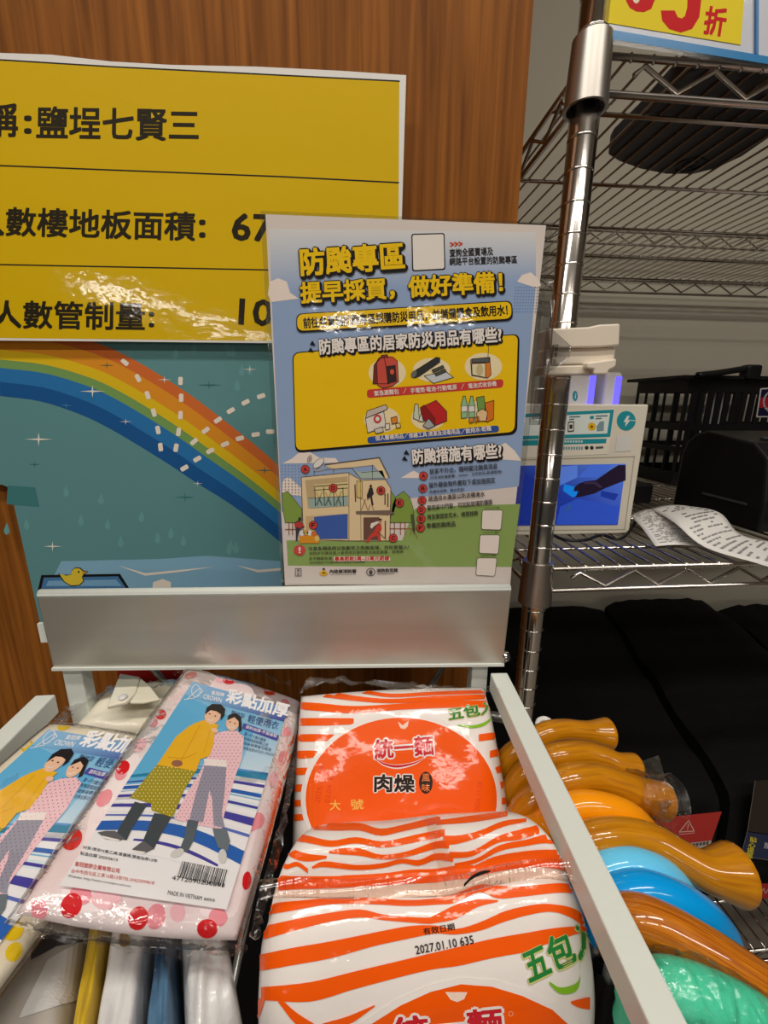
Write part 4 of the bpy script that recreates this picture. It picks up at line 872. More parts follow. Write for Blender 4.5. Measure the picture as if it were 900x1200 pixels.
# ================================================================ raincoat packets
EX = V((.901, .077, -.427)); EY = V((.094, .995, .038)); EY.normalize(); EX.normalize()
k_ = .70
TL_, TR_, BR_, BL_ = [O + (V(p) - O) * k_ for p in ((-.186, .459, 1.026), (-.078, .468, .975), (-.098, .255, .967), (-.206, .245, 1.018))]
eX = (TR_ - TL_ + BR_ - BL_).normalized(); eY = (TL_ - BL_ + TR_ - BR_).normalized(); eZ = eX.cross(eY).normalized()
LW, LH = (TR_ - TL_).length, (TL_ - BL_).length
oC = (TL_ + TR_ + BR_ + BL_) / 4
z2 = lambda pts: zz(60, 780, 3.2143, pts)
def Lb(u, v):
    q = ((225, 800), (337, 831), (265, 1066), (69, 1038)); p0, p1, p2, p3 = q
    # perspective-true: go through the plane
    w = TL_ + (TR_ - TL_) * u + (BL_ - TL_) * v
    return w
def uv_of(x, y):
    w = onP(x, y, oC, eZ) - BL_; ax, ay = TR_ - TL_, TL_ - BL_
    a, b_, c_ = ax.dot(ax), ax.dot(ay), ay.dot(ay); p, q = w.dot(ax), w.dot(ay); d_ = a * c_ - b_ * b_
    return (p * c_ - q * b_) / d_, (q * a - p * b_) / d_
def label_art(fn, fuv):
    """the printed card: fn lays picture-plane points, fuv lays (u, v) of the card"""
    P = Print(fn); Q = Print(lambda u, v, h: fuv(u, v, h))
    SK1, SK2 = rgb(96, 176, 222), rgb(186, 220, 236)
    W_ = rgb(236, 236, 240)
    Q.poly([(0, 0), (1, 0), (1, 1), (0, 1)], W_, 1)
    Q.poly([(0, .36), (1, .36), (1, 1), (0, 1)], None, 2, [rgb(206, 230, 240), rgb(226, 236, 242), SK1, SK1])
    Q.poly([(0, .36), (.75, .36), (.75, .80), (0, .9)], None, 3, [SK1, SK2, SK1, SK1])
    def wave(v0, v1, h0, h1, amp, col, L, u0=0, u1=1, ph=0):
        n = 16
        for i in range(n):
            a, b_ = u0 + (u1 - u0) * i / n, u0 + (u1 - u0) * (i + 1) / n
            f_ = lambda u: v0 + (v1 - v0) * u + amp * math.sin(u * 3.4 + ph); t_ = lambda u: h0 + (h1 - h0) * u
            Q.poly([(a, f_(a)), (b_, f_(b_)), (b_, f_(b_) + t_(b_)), (a, f_(a) + t_(a))], col, L)
    wave(.27, .52, .06, .035, .03, W_, 4); wave(.25, .47, .06, .08, .03, W_, 4)
    Bl, Pu, Tq = rgb(40, 96, 180), rgb(70, 66, 158), rgb(36, 128, 170)
    for v0, v1, h0, h1, c_ in ((.40, .53, .012, .04, Tq), (.375, .49, .006, .016, Pu), (.36, .465, .005, .012, W_), (.345, .44, .016, .018, Bl), (.325, .41, .008, .02, W_), (.31, .385, .012, .012, Pu), (.285, .35, .014, .026, W_), (.27, .31, .012, .034, Pu), (.25, .285, .02, .014, W_)):
        wave(v0, v1, h0, h1, .025, c_, 5)
    wave(.43, .56, .004, .012, .028, rgb(90, 150, 210), 5, .3, 1); wave(.235, .262, .006, .012, .025, rgb(90, 110, 190), 5); wave(.335, .425, .003, .006, .025, rgb(120, 180, 220), 6); wave(.18, .16, .035, .05, .04, Bl, 5, 0, 1); wave(.135, .11, .012, .012, .045, Pu, 5, .25, .85); wave(.08, .10, .05, .03, .04, W_, 6, 0, 1, .3)
    Q.poly([(0, .895), (1, .895), (1, 1), (0, 1)], None, 6, [rgb(130, 186, 226), rgb(64, 58, 150), rgb(110, 150, 206), rgb(140, 186, 226)])
    z = z2
    # lettering
    P.text('彩點加厚', z([(657, 136)])[0], z([(886, 198)])[0], 16.5, rgb(246, 246, 250), 8, .034)
    P.ring(z([(545, 95)])[0], 5, 7, .8, W_, 8); P.line(z([(502, 128), (540, 122), (572, 96), (560, 84), (530, 110), (512, 126)]), .8, W_, 8)
    P.text('皇冠牌', z([(602, 108)])[0], z([(650, 118)])[0], 4.6, W_, 8, .02); P.text('CROWN', z([(572, 124)])[0], z([(640, 140)])[0], 5.6, W_, 8, .01)
    P.text('無袖型', z([(676, 182)])[0], z([(727, 197)])[0], 5, rgb(60, 80, 140), 8, .0); P.text('輕便雨衣', z([(738, 213)])[0], z([(853, 242)])[0], 9.6, rgb(40, 56, 120), 8, .0)
    P.rrect(z([(726, 216), (858, 262), (852, 284), (718, 236)]), 1.6, rgb(74, 70, 160), 8); P.text('原料加厚·不易破裂', z([(732, 236)])[0], z([(848, 272)])[0], 4, W_, 9, .01)
    for k in range(4): P.text(('第一尺寸最大最美', '附有鈕釦前開上衣', '收納背帶皆可兩用', '衣長全長107公分-170公分')[k], z([(726 - k * 1, 262 + k * 18)])[0], z([(806 + k * 10, 288 + k * 18)])[0], 4, rgb(44, 60, 110), 8, .0)
    P.text('材質:環保PE聚乙烯,重量輕,雙面加厚12年', z([(118, 690)])[0], z([(398, 742)])[0], 4, rgb(60, 60, 66), 8, .01); P.text('製造日期 2025/06/15', z([(108, 712)])[0], z([(250, 738)])[0], 4, rgb(60, 60, 66), 8, .01)
    RD2 = rgb(196, 50, 40)
    P.text('皇冠塑膠企業有限公司', z([(88, 754)])[0], z([(256, 782)])[0], 5.6, RD2, 8, .01); P.text('台中市西屯區工業16路12號TEL:(04)23594618', z([(74, 782)])[0], z([(386, 828)])[0], 5.6, RD2, 8, .0); P.text('Website: http://www.crownpvc.com.tw', z([(62, 798)])[0], z([(300, 838)])[0], 3.8, rgb(70, 70, 76), 8, .0)
    P.text('MADE IN VIETNAM', z([(438, 862)])[0], z([(566, 884)])[0], 5, rgb(60, 60, 66), 8, .0); P.text('越南製造', z([(574, 884)])[0], z([(616, 890)])[0], 3.6, rgb(60, 60, 66), 8, .0)
    rr = random.Random(4); x = 0
    while x < 1:
        w = rr.choice((.008, .008, .016, .024)); a, b_ = lerp((494, 736), (668, 770), x), lerp((494, 736), (668, 770), min(1, x + w)); c_, d_ = lerp((474, 796), (650, 834), x), lerp((474, 796), (650, 834), min(1, x + w))
        P.poly(z([a, b_, d_, c_]), rgb(36, 36, 44), 8); x += w + rr.choice((.01, .012, .022))
    P.text('4712090200593', z([(454, 806)])[0], z([(652, 836)])[0], 5, rgb(50, 50, 56), 9, .0)
    # two people in raincoats, a printed picture
    def inside(p, pl):
        r = False; n = len(pl)
        for i in range(n):
            (x1, y1), (x2, y2) = pl[i], pl[(i + 1) % n]
            if (y1 > p[1]) != (y2 > p[1]) and p[0] < (x2 - x1) * (p[1] - y1) / (y2 - y1) + x1: r = not r
        return r
    def dots(pl, st_, r, col, L):
        xs, ys = [p[0] for p in pl], [p[1] for p in pl]; j = 0; y = min(ys)
        while y < max(ys):
            x = min(xs) + (j % 2) * st_ / 2
            while x < max(xs):
                if inside((x, y), pl) and inside((x + 5, y + 5), pl): P.ell(z([(x, y)])[0], r, r, col, L, 0, 6)
                x += st_
            y += st_ * .8; j += 1
    dk = rgb(62, 72, 80); skin = rgb(234, 190, 160); hair = rgb(34, 28, 28)
    P.poly(z([(315, 512), (362, 525), (306, 610), (284, 658), (236, 648), (262, 600)]), dk, 9); P.poly(z([(388, 555), (456, 566), (412, 640), (386, 694), (342, 668), (366, 610)]), dk, 9)
    P.poly(z([(174, 628), (205, 622), (240, 622), (278, 652), (258, 660), (200, 648)]), rgb(96, 96, 100), 10); P.poly(z([(304, 692), (330, 672), (348, 660), (388, 690), (352, 708)]), rgb(96, 96, 100), 10)
    P.poly(z([(190, 640), (258, 656), (254, 662), (196, 650)]), WH, 11); P.poly(z([(306, 694), (356, 702), (350, 709), (308, 699)]), WH, 11)
    up = [(545, 215), (580, 203), (632, 225), (618, 245), (610, 300), (596, 340), (562, 352), (546, 398), (470, 384), (398, 374), (428, 330), (470, 268), (520, 228)]
    P.poly(z(up), rgb(232, 178, 40), 11); lo_ = [(398, 372), (470, 384), (546, 396), (500, 470), (458, 572), (378, 545), (376, 520), (296, 496)]
    P.poly(z(lo_), rgb(160, 146, 36), 10); dots(lo_, 15, .75, rgb(232, 222, 160), 11)
    P.line(z([(560, 225), (520, 300), (480, 375)]), .7, rgb(206, 150, 30), 12); P.line(z([(545, 330), (500, 350), (440, 345)]), .8, rgb(206, 150, 30), 12); P.line(z([(600, 240), (575, 330)]), .6, rgb(206, 150, 30), 12)
    P.ell(z([(474, 368)])[0], 6.5, 4, rgb(150, 100, 80), 12); P.ell(z([(608, 186)])[0], 9.2, 11, skin, 12, 25)
    P.poly(z([(578, 186), (586, 158), (606, 144), (640, 146), (656, 164), (652, 190), (638, 206), (640, 184), (622, 172), (600, 168)]), hair, 13)
    for ex_, ey_ in ((597, 182), (618, 190)): P.ell(z([(ex_, ey_)])[0], 1.1, .7, hair, 14)
    P.line(z([(590, 202), (602, 207), (612, 203)]), .9, WH, 14)
    dr = [(618, 256), (655, 246), (700, 246), (726, 268), (718, 350), (692, 420), (668, 500), (652, 560), (642, 616), (560, 602), (464, 578), (500, 500), (560, 400), (588, 345), (608, 300)]
    P.poly(z(dr), rgb(238, 196, 206), 9); P.poly(z([(578, 376), (660, 382), (654, 470), (642, 560), (655, 612), (612, 602), (606, 500), (596, 470), (572, 590), (520, 582), (545, 480)]), rgb(146, 146, 164), 10)
    P.poly(z([(575, 350), (660, 356), (662, 382), (578, 376)]), rgb(240, 228, 226), 11); dots(dr, 15, .6, rgb(120, 70, 96), 11)
    P.poly(z([(514, 580), (556, 586), (536, 660), (512, 704), (484, 692), (500, 650)]), rgb(84, 96, 104), 10); P.poly(z([(608, 612), (660, 614), (674, 660), (664, 700), (628, 684), (616, 650)]), rgb(104, 116, 124), 10)
    P.ell(z([(474, 706)])[0], 8.5, 4.6, rgb(206, 206, 204), 11, -25); P.ell(z([(645, 718)])[0], 5, 8.4, rgb(206, 206, 204), 11)
    P.ell(z([(684, 214)])[0], 7.8, 10, skin, 12, 15); P.poly(z([(662, 206), (668, 186), (694, 178), (716, 194), (718, 244), (706, 250), (706, 210), (690, 194)]), hair, 13)
    for ex_, ey_ in ((674, 212), (692, 217)): P.ell(z([(ex_, ey_)])[0], 1, .6, hair, 14)
    P.line(z([(668, 231), (679, 236), (690, 231)]), 1, WH, 14); P.ell(z([(616, 244)])[0], 4.4, 2.6, skin, 13, 20)
    Q.v += []; n0 = len(P.v); nf = len(P.f)
    P.v += Q.v; P.f += [[i + n0 for i in f_] for f_ in Q.f]; P.c.update({k + nf: c_ for k, c_ in Q.c.items()})
    return P
pink = root('raincoat_packet', oC - eZ * .02, 'pink dotted raincoat packet with card of two people, on top of the pile', 'raincoat packet', 'raincoat packets in the bin')
frP = (oC, eX, eY, eZ)
body = pack_body(frP, -LW / 2 - .013, LW / 2 + .0135, -LH / 2 - .0105, LH / 2 + .0245, .018, 30, 40, 9, .0004, 2).build('folded_raincoat', M['pinkpack'], pink, True, weld=True)
bpy.context.view_layer.update()
sf = surf_fn(body, .00025)
P = Print(sf, 6); zb = lambda pts: zz(40, 960, 3.2143, pts)
RDOT, PDOT = rgb(214, 26, 34), rgb(238, 150, 162)
for c_, rx, ry, ro_, cc in ((zb([(140, 325)])[0], 12, 15, 25, RDOT), (zb([(175, 285)])[0], 13, 12, 20, PDOT), (zb([(392, 373)])[0], 11.5, 14, 20, RDOT), (zb([(458, 366)])[0], 11, 15, 15, PDOT), (zb([(652, 412)])[0], 12, 11, 0, RDOT), (zb([(692, 370)])[0], 11, 11, 0, PDOT), (zb([(272, 300)])[0], 18, 13, 0, rgb(244, 196, 204)), (zb([(540, 352)])[0], 9, 11, 0, rgb(244, 190, 200)), (zb([(20, 340)])[0], 10, 12, 0, PDOT), (zb([(140, 78)])[0], 9, 13, 30, RDOT), (zb([(820, 12)])[0], 8, 11, 10, PDOT), (zb([(800, 235)])[0], 5, 10, 10, RDOT),
    (z2([(78, 655)])[0], 11, 14, 35, RDOT), (z2([(270, 385)])[0], 7, 9, 40, RDOT), (z2([(262, 410)])[0], 6, 8, 40, PDOT), (z2([(412, 185)])[0], 6.5, 6, -30, RDOT), (z2([(382, 215)])[0], 6, 6, 0, PDOT), (z2([(526, 38)])[0], 7.5, 4, -15, RDOT), (z2([(670, 58)])[0], 7.5, 4, 0, RDOT), (z2([(765, 70)])[0], 7, 3.6, 5, PDOT), (z2([(824, 98)])[0], 7.5, 4.6, 5, RDOT), (z2([(640, 52)])[0], 7, 4, 0, rgb(244, 190, 200)), (z2([(880, 140)])[0], 5, 4, 20, PDOT), (z2([(776, 585)])[0], 8, 10, 20, PDOT), (z2([(735, 805)])[0], 4.6, 9, 10, RDOT), (z2([(200, 500)])[0], 7, 12, 40, PDOT), (z2([(335, 300)])[0], 6, 9, 40, rgb(244, 190, 200)), (z2([(870, 350)])[0], 5, 9, 10, PDOT), (z2([(835, 430)])[0], 5, 9, 10, rgb(244, 190, 200)), (z2([(850, 510)])[0], 4, 8, 10, RDOT), (z2([(890, 250)])[0], 5, 6, 10, PDOT)):
    P.ell(c_, rx, ry, cc, 1 if cc is RDOT else 0.4, ro_, 22)
merge(P, body, M['label'])
zl = .0010
Lp = label_art(plane_fn(oC + eZ * zl, eZ), lambda u, v, h: BL_ + (TR_ - TL_) * u + (TL_ - BL_) * v + eZ * (zl + h))
Lp.build('printed_card', M['label'], pink)
pack_body(frP, -LW / 2 - .0155, LW / 2 + .0170, -LH / 2 - .014, LH / 2 + .028, .021, 30, 40, 9, .0009, 5).build('clear_bag', M['film'], pink, True, weld=True)
bpy.data.objects[-1].location if False else None
def frill(par, pts, z, w, seed, name='bag_edge'):
    """a crumpled strip of clear film along picture-plane points"""
    rr = random.Random(seed); a = spline([onZ(x, y, z_) for (x, y), z_ in zip(pts, z)], 6); rows = [[], [], []]
    for i, p in enumerate(a):
        t = (a[min(i + 1, len(a) - 1)] - a[max(i - 1, 0)]).normalized(); n = t.cross(V((0, 0, 1))).normalized()
        for k in range(3): rows[k].append(p + n * w * (k / 2) * rr.uniform(.7, 1.2) + V((0, 0, rr.uniform(-.003, .003))))
    return MB().grid(rows).build(name, M['crinkle'], par, True)
frill(pink, [(292, 1100), (300, 1060), (318, 1000), (334, 930), (345, 860)], [1.05, 1.052, 1.055, 1.06, 1.066], .006, 1)
frill(pink, [(40, 1076), (100, 1090), (180, 1101), (250, 1108), (290, 1104)], [1.09, 1.08, 1.068, 1.055, 1.05], .006, 2)
frill(pink, [(205, 790), (230, 783), (290, 788), (340, 803)], [1.108, 1.105, 1.085, 1.075], -.006, 4)
# yellow dotted packet under it
eY2 = EY.copy(); eX2 = V((1, 0, -.2)); eX2 = (eX2 - eY2 * eX2.dot(eY2)).normalized(); eZ2 = eX2.cross(eY2).normalized()
TL2 = O + ray(57, 856) * .326; LW2, LH2 = .0770, .142
eY2 = (EY + V((.09, 0, .0))).normalized()
oC2 = TL2 + eX2 * LW2 / 2 - eY2 * LH2 / 2
yel = root('raincoat_packet', oC2 - eZ2 * .014, 'yellow dotted cream raincoat packet with blue card, half covered by the pink packet', 'raincoat packet', 'raincoat packets in the bin')
frY = (oC2, eX2, eY2, eZ2)
body2 = pack_body(frY, -LW2 / 2 - .010, LW2 / 2 + .012, -LH2 / 2 - .026, LH2 / 2 + .014, .013, 30, 40, 9, .0003, 8).build('folded_raincoat', M['creampack'], yel, True, weld=True)
bpy.context.view_layer.update()
P = Print(surf_fn(body2, .00025), 6); zy = lambda pts: zz(0, 770, 3.427, pts); YD = rgb(236, 204, 24)
for c_, rx, ry, ro_ in ((zy([(260, 278)])[0], 9, 4.5, -20), (zy([(422, 256)])[0], 9, 4.6, -15), (zy([(578, 244)])[0], 6.5, 6.5, 0), (zy([(110, 360)])[0], 6, 8, 50), (zy([(52, 1100)])[0], 13, 11, -40), (zy([(55, 1185)])[0], 9, 12, 30), (zy([(150, 950)])[0], 5, 9, 30)):
    P.ell(c_, rx, ry, YD, 1, ro_, 20)
merge(P, body2, M['label'])
def fn2(x, y, h):
    u, v = uv_of(x, y); return oC2 + eX2 * (u - .5) * LW2 + eY2 * (v - .5) * LH2 + eZ2 * (.0008 + h)
label_art(fn2, lambda u, v, h: oC2 + eX2 * (u - .5) * LW2 + eY2 * (v - .5) * LH2 + eZ2 * (.0008 + h)).build('printed_card', M['label'], yel)
pack_body(frY, -LW2 / 2 - .012, LW2 / 2 + .014, -LH2 / 2 - .030, LH2 / 2 + .017, .016, 30, 40, 9, .0007, 9).build('clear_bag', M['film'], yel, True, weld=True)
# packets given by their four corners
def quad_pack(q, z, th, name, m, par, pw=8, wr=.0008, seed=1):
    Q = [onZ(x, y, zc) for (x, y), zc in zip(q, z)]; n = (Q[1] - Q[0]).cross(Q[3] - Q[0]).normalized(); n = n if n.z > 0 else -n
    rr = random.Random(seed); ph = [rr.uniform(0, 6) for _ in range(4)]; mb = MB()
    for side in (1, 0):
        rows = []
        for j in range(25):
            v = j / 24; r = []
            for i in range(21):
                u = i / 20; k = (max(0, 1 - abs(2 * u - 1) ** pw) * max(0, 1 - abs(2 * v - 1) ** pw)) ** .5
                p = Q[0].lerp(Q[1], u).lerp(Q[3].lerp(Q[2], u), v)
                zz_ = (th / 2 * k if side else -th / 2 * k) + (k * wr * (math.sin(9 * u + 4 * v + ph[0]) + math.sin(14 * v - 6 * u + ph[1]) + .6 * math.sin(23 * u + 11 * v + ph[2])) if side else 0)
                r.append(p + n * (zz_ - th / 2))
            rows.append(r)
        mb.grid(rows, flip=not side)
    return mb.build(name, m, par, True, weld=True), Q, n
def simple_pack(q, z, th, label, m, card=None, extra=None, film_=True, seed=1, pw=8, wr=.0008):
    c = sum((onZ(x, y, zc) for (x, y), zc in zip(q, z)), V((0, 0, 0))) / 4
    r_ = root('raincoat_packet', c - V((0, 0, th)), label, 'raincoat packet', 'raincoat packets in the bin')
    o, Q, n = quad_pack(q, z, th, 'folded_raincoat', m, r_, pw, wr, seed)
    if card:
        bpy.context.view_layer.update(); P = Print(surf_fn(o, .0008), 8)
        for pts, c_, L in card: P.poly(pts, c_, L)
        P.build('paper_card', M['label'], r_)
    return r_, o
z9 = lambda pts: zz(0, 1000, 2.727, pts)
WC = rgb(226, 224, 222)
zB = 1.042
simple_pack([(30, 1040), (100, 1050), (66, 1262), (-70, 1240)], [zB] * 4, .078, 'grey raincoat packet with slanted white card, at the lower left corner of the bin', M['greypack'], [(z9([(150, 345), (278, 268), (250, 470), (60, 530)]), WC, 1), (z9([(100, 300), (150, 262), (290, 258), (270, 285), (180, 300), (100, 345)]), rgb(70, 68, 70), 1)], seed=3)
simple_pack([(108, 1050), (128, 1050), (96, 1262), (70, 1262)], [zB] * 4, .078, 'narrow yellow raincoat packet between two packets with white cards', M['yellowpack'], seed=4)
simple_pack([(131, 1050), (180, 1052), (150, 1262), (98, 1262)], [zB] * 4, .078, 'raincoat packet with plain white card and small brown oval, beside the narrow yellow one', M['whitegloss'], [([(z9([(395, 280)])[0][0] + 6.5 * math.cos(a), z9([(395, 280)])[0][1] + 9 * math.sin(a)) for a in [2 * math.pi * k / 18 for k in range(18)]], rgb(150, 112, 40), 2)], seed=5)
simple_pack([(184, 1052), (202, 1052), (207, 1262), (154, 1262)], [zB] * 4, .078, 'shiny blue raincoat packet between the two white packets', M['bluepack'], seed=6, pw=3, wr=.0016)
simple_pack([(206, 1052), (262, 1056), (282, 1165), (212, 1262)], [zB] * 4, .078, 'crumpled white raincoat packet at the front, left of the noodle packs', M['whitegloss'], seed=7, pw=5, wr=.0022)
# cream raincoat with its collar folded on top, at the back
zc_ = 1.072
cream, co = simple_pack([(118, 802), (232, 786), (212, 850), (70, 858)], [zc_ + .012, zc_ + .012, zc_ - .0, zc_ - .0], .05, 'cream raincoat packet with folded collar and button, at the back of the pile', M['creampack'], seed=11, wr=.0012)
m = MB()
cz = zc_ + .02
m.prism([onZ(x, y, cz) for x, y in [(141, 793), (165, 797), (160, 815), (150, 826), (126, 832), (134, 812)]], V((0, 0, .004)))
m.prism([onZ(x, y, cz) for x, y in [(165, 797), (176, 806), (188, 822), (168, 826), (152, 826), (160, 815)]], V((0, 0, .003)))
m.build('collar', M['creampack'], cream, bevel=.0012, fixn=True)
c = onZ(144, 818, cz + .0045); MB().tube([c, c + V((0, 0, .0015)), c + V((0, 0, .002))], [.0035, .0035, .002], 16).build('button', M['bank'], cream, True)
frill(cream, [(62, 850), (72, 832), (110, 815), (140, 800)], [zc_ + .006, zc_ + .008, zc_ + .012, zc_ + .016], .012, 7)
frill(cream, [(176, 800), (205, 796), (235, 788)], [zc_ + .016] * 3, .01, 8)

# ================================================================ noodle packs
OR = rgb(248, 92, 4); ORD = rgb(226, 70, 10); NW = rgb(240, 234, 230); GR = rgb(40, 130, 62); LG = rgb(132, 190, 40)
npk = mat('printed_film_white', NW, .4, coat=.6, bump=(22, .35, 5, (1, 1, 1), .004), coatr=.07)
nink = print_mat('printed_film', .4, .5, (22, .3, 5, (1, 1, 1), .004), coatr=.07)
def noodle_text(P, A, B_, C, h1, L):
    pass
# back pack, leaning with its face to the shopper
ray_t = O + ray(468, 836) * .36
nY = V((0, .72, .69)).normalized(); nX = V((1, .03, -.02)); nX = (nX - nY * nX.dot(nY)).normalized(); nZ = nX.cross(nY).normalized()
bp = root('noodle_pack', ray_t - nY * .12 - nZ * .03, 'orange striped noodle pack with round orange face, at the back of the bin', 'noodle pack', 'noodle packs in the bin')
bb = pack_body((ray_t - nY * .06, nX, nY, nZ), -.0865, .0875, -.066, .083, .05, 40, 44, 7, .0005, 21)
bbo = bb.build('pouch', npk, bp, True, weld=True); bpy.context.view_layer.update()
P = Print(surf_fn(bbo, .0005), 6); zn = lambda pts: zz(330, 780, 3.1034, pts)
def band(P, top, th, col, L, f):
    """a printed stripe following a polyline, thickness th (one value or one per point)"""
    t = spline([V((x, y, 0)) for x, y in top], 4); n = len(t); ths = th if isinstance(th, list) else [th] * len(top)
    tt = [p.x for p in spline([V((a, 0, 0)) for a in ths], 4)]
    for i in range(n - 1):
        P.poly(f([(t[i].x, t[i].y), (t[i + 1].x, t[i + 1].y), (t[i + 1].x, t[i + 1].y + tt[i + 1]), (t[i].x, t[i].y + tt[i])]), col, L)
for y, x1, h in ((192, 262, 27), (250, 190, 27), (310, 130, 28), (372, 104, 26), (432, 92, 26), (488, 86, 24), (540, 86, 24)):
    band(P, [(30, y + 2), (60, y), ((60 + x1) / 2, y - 1), (x1, y)], [h, h, h, h * .8], OR, 1, zn)
for y, x0, h in ((186, 770, 24), (242, 716, 26), (302, 756, 26), (362, 776, 26), (422, 782, 24), (480, 786, 24), (535, 786, 24)):
    band(P, [(x0, y + 8), ((x0 + 805) / 2, y + 2), (800, y), (830, y)], h, OR, 1, zn)
band(P, [(50, 132), (140, 138), (260, 148), (420, 140), (600, 128), (790, 128)], [26, 28, 26, 22, 26, 24], OR, 1, zn)
band(P, [(60, 92), (150, 92), (270, 112), (400, 122), (560, 112), (780, 104)], [20, 24, 18, 16, 18, 18], OR, 1, zn)
band(P, [(75, 66), (160, 66), (290, 88), (400, 104), (560, 96), (780, 88)], [16, 20, 14, 13, 13, 13], OR, 1, zn)
el = [(435 + 346 * math.cos(a), 486 + 296 * math.sin(a)) for a in [2 * math.pi * k / 72 for k in range(72)]]
P.poly(zn([(435 + (x - 435) * 1.05, 486 + (y - 486) * 1.06) for x, y in el]), NW, 2); P.poly(zn(el), OR, 3)
P.poly(zn([(422, 204), (440, 218), (462, 200), (458, 222), (446, 232), (432, 228)]), rgb(248, 214, 196), 4)
P.text('統一麵', zn([(340, 340)])[0], zn([(552, 324)])[0], 22, NW, 5, .085); P.text('統一麵', zn([(340, 340)])[0], zn([(552, 324)])[0], 22, rgb(206, 30, 44), 6, .03)
band(P, [(336, 330), (370, 352), (420, 360), (480, 350), (522, 332)], [8, 12, 16, 12, 4], NW, 4, zn); band(P, [(342, 338), (372, 354), (420, 362), (480, 352), (518, 336)], [3, 7, 9, 6, 2], rgb(206, 30, 44), 6, zn)
P.text('肉燥', zn([(338, 458)])[0], zn([(482, 460)])[0], 20, NW, 5, .07); P.text('肉燥', zn([(338, 458)])[0], zn([(482, 460)])[0], 20, rgb(40, 26, 22), 6, .03)
P.ell(zn([(524, 426)])[0], 8, 13, rgb(46, 26, 20), 5); P.text('風', zn([(510, 422)])[0], zn([(538, 422)])[0], 9, rgb(240, 130, 60), 6, .01); P.text('味', zn([(510, 458)])[0], zn([(538, 458)])[0], 9, rgb(240, 130, 60), 6, .01)
P.text('大', zn([(176, 526)])[0], zn([(214, 526)])[0], 12, rgb(246, 196, 90), 5, .01); P.text('號', zn([(252, 524)])[0], zn([(298, 522)])[0], 12, rgb(246, 196, 90), 5, .01)
P.text('03.04  613', zn([(176, 500)])[0], zn([(192, 376)])[0], 6, ORD, 4, .0); P.text('2026.11.29', zn([(140, 500)])[0], zn([(158, 368)])[0], 6, ORD, 4, .0); P.text('2026.11.28', zn([(716, 530)])[0], zn([(730, 424)])[0], 6, ORD, 4, .0)
P.text('五包入', zn([(610, 200)])[0], zn([(778, 172)])[0], 14, rgb(214, 206, 120), 4, .05); P.text('五包入', zn([(610, 200)])[0], zn([(778, 172)])[0], 14, GR, 5, .03)
band(P, [(640, 214), (690, 218), (740, 204), (778, 172)], [4, 10, 12, 3], LG, 4, zn)
merge(P, bbo, nink)
frill(bp, [(352, 812), (380, 800), (450, 806), (520, 810), (588, 812)], [1.106, 1.108, 1.106, 1.105, 1.103], -.008, 31, 'end_seal')
# front pack, lying with its crimped end up
rowsF = [(957, 1.088), (963, 1.094), (980, 1.096), (1000, 1.091), (1022, 1.083), (1045, 1.081), (1080, 1.075), (1120, 1.065), (1160, 1.055), (1200, 1.043), (1260, 1.020), (1300, .995)]
prof = [onZ(492, y, z) for y, z in rowsF]; prof = [(p.y, p.z) for p in prof]
prof += [(prof[-1][0] + .004, .972), (prof[-1][0] + .022, .957), (.15, .957), (.19, .985), (.215, 1.03), (.226, 1.07)]
n_p = len(prof); cy = sum(p[0] for p in prof) / n_p; czz = sum(p[1] for p in prof) / n_p
sp = [(p.y, p.z) for p in spline([V((0, y, z)) for y, z in prof + [prof[0]]], 5)]
fp = root('noodle_pack', (.04, cy, .957), 'orange striped noodle pack with printed date, lying at the front of the bin', 'noodle pack', 'noodle packs in the bin')
m = MB(); rows = []
X0, X1 = -.0525, .1370; NX = 46
for i in range(NX + 1):
    u = -1 + 2 * i / NX; u = math.sin(u * math.pi / 2) * .5 + u * .5
    k = max(0, 1 - abs(u) ** 12) ** .5; r = []
    for j, (y, z) in enumerate(sp):
        yy, zz_ = cy + (y - cy) * (.02 + .98 * k), czz + (z - czz) * (.02 + .98 * k)
        w = .0007 * math.sin(u * 6 + j * .16) + .0003 * math.sin(u * 11 - j * .2)
        xw = (X0 + X1) / 2 + (X1 - X0) / 2 * u * (1 - .13 * max(0, min(1, (y - .17) / .07)) ** 1.5) - .004 * max(0, (y - .18) / .06) * u
        r.append(V((xw, yy, zz_ + w * k)))
    r[-1] = r[0].copy(); rows.append(r)
m.grid(rows)
fo = m.build('pouch', npk, fp, True, weld=True, fixn=True); bpy.context.view_layer.update()
P = Print(surf_fn(fo, .0006), 6); zf = lambda pts: zz(300, 930, 2.25, pts)
za = lambda pts: zz(290, 940, 4.0909, pts); rr_ = lambda pts: [(x + 777, y) for x, y in pts]
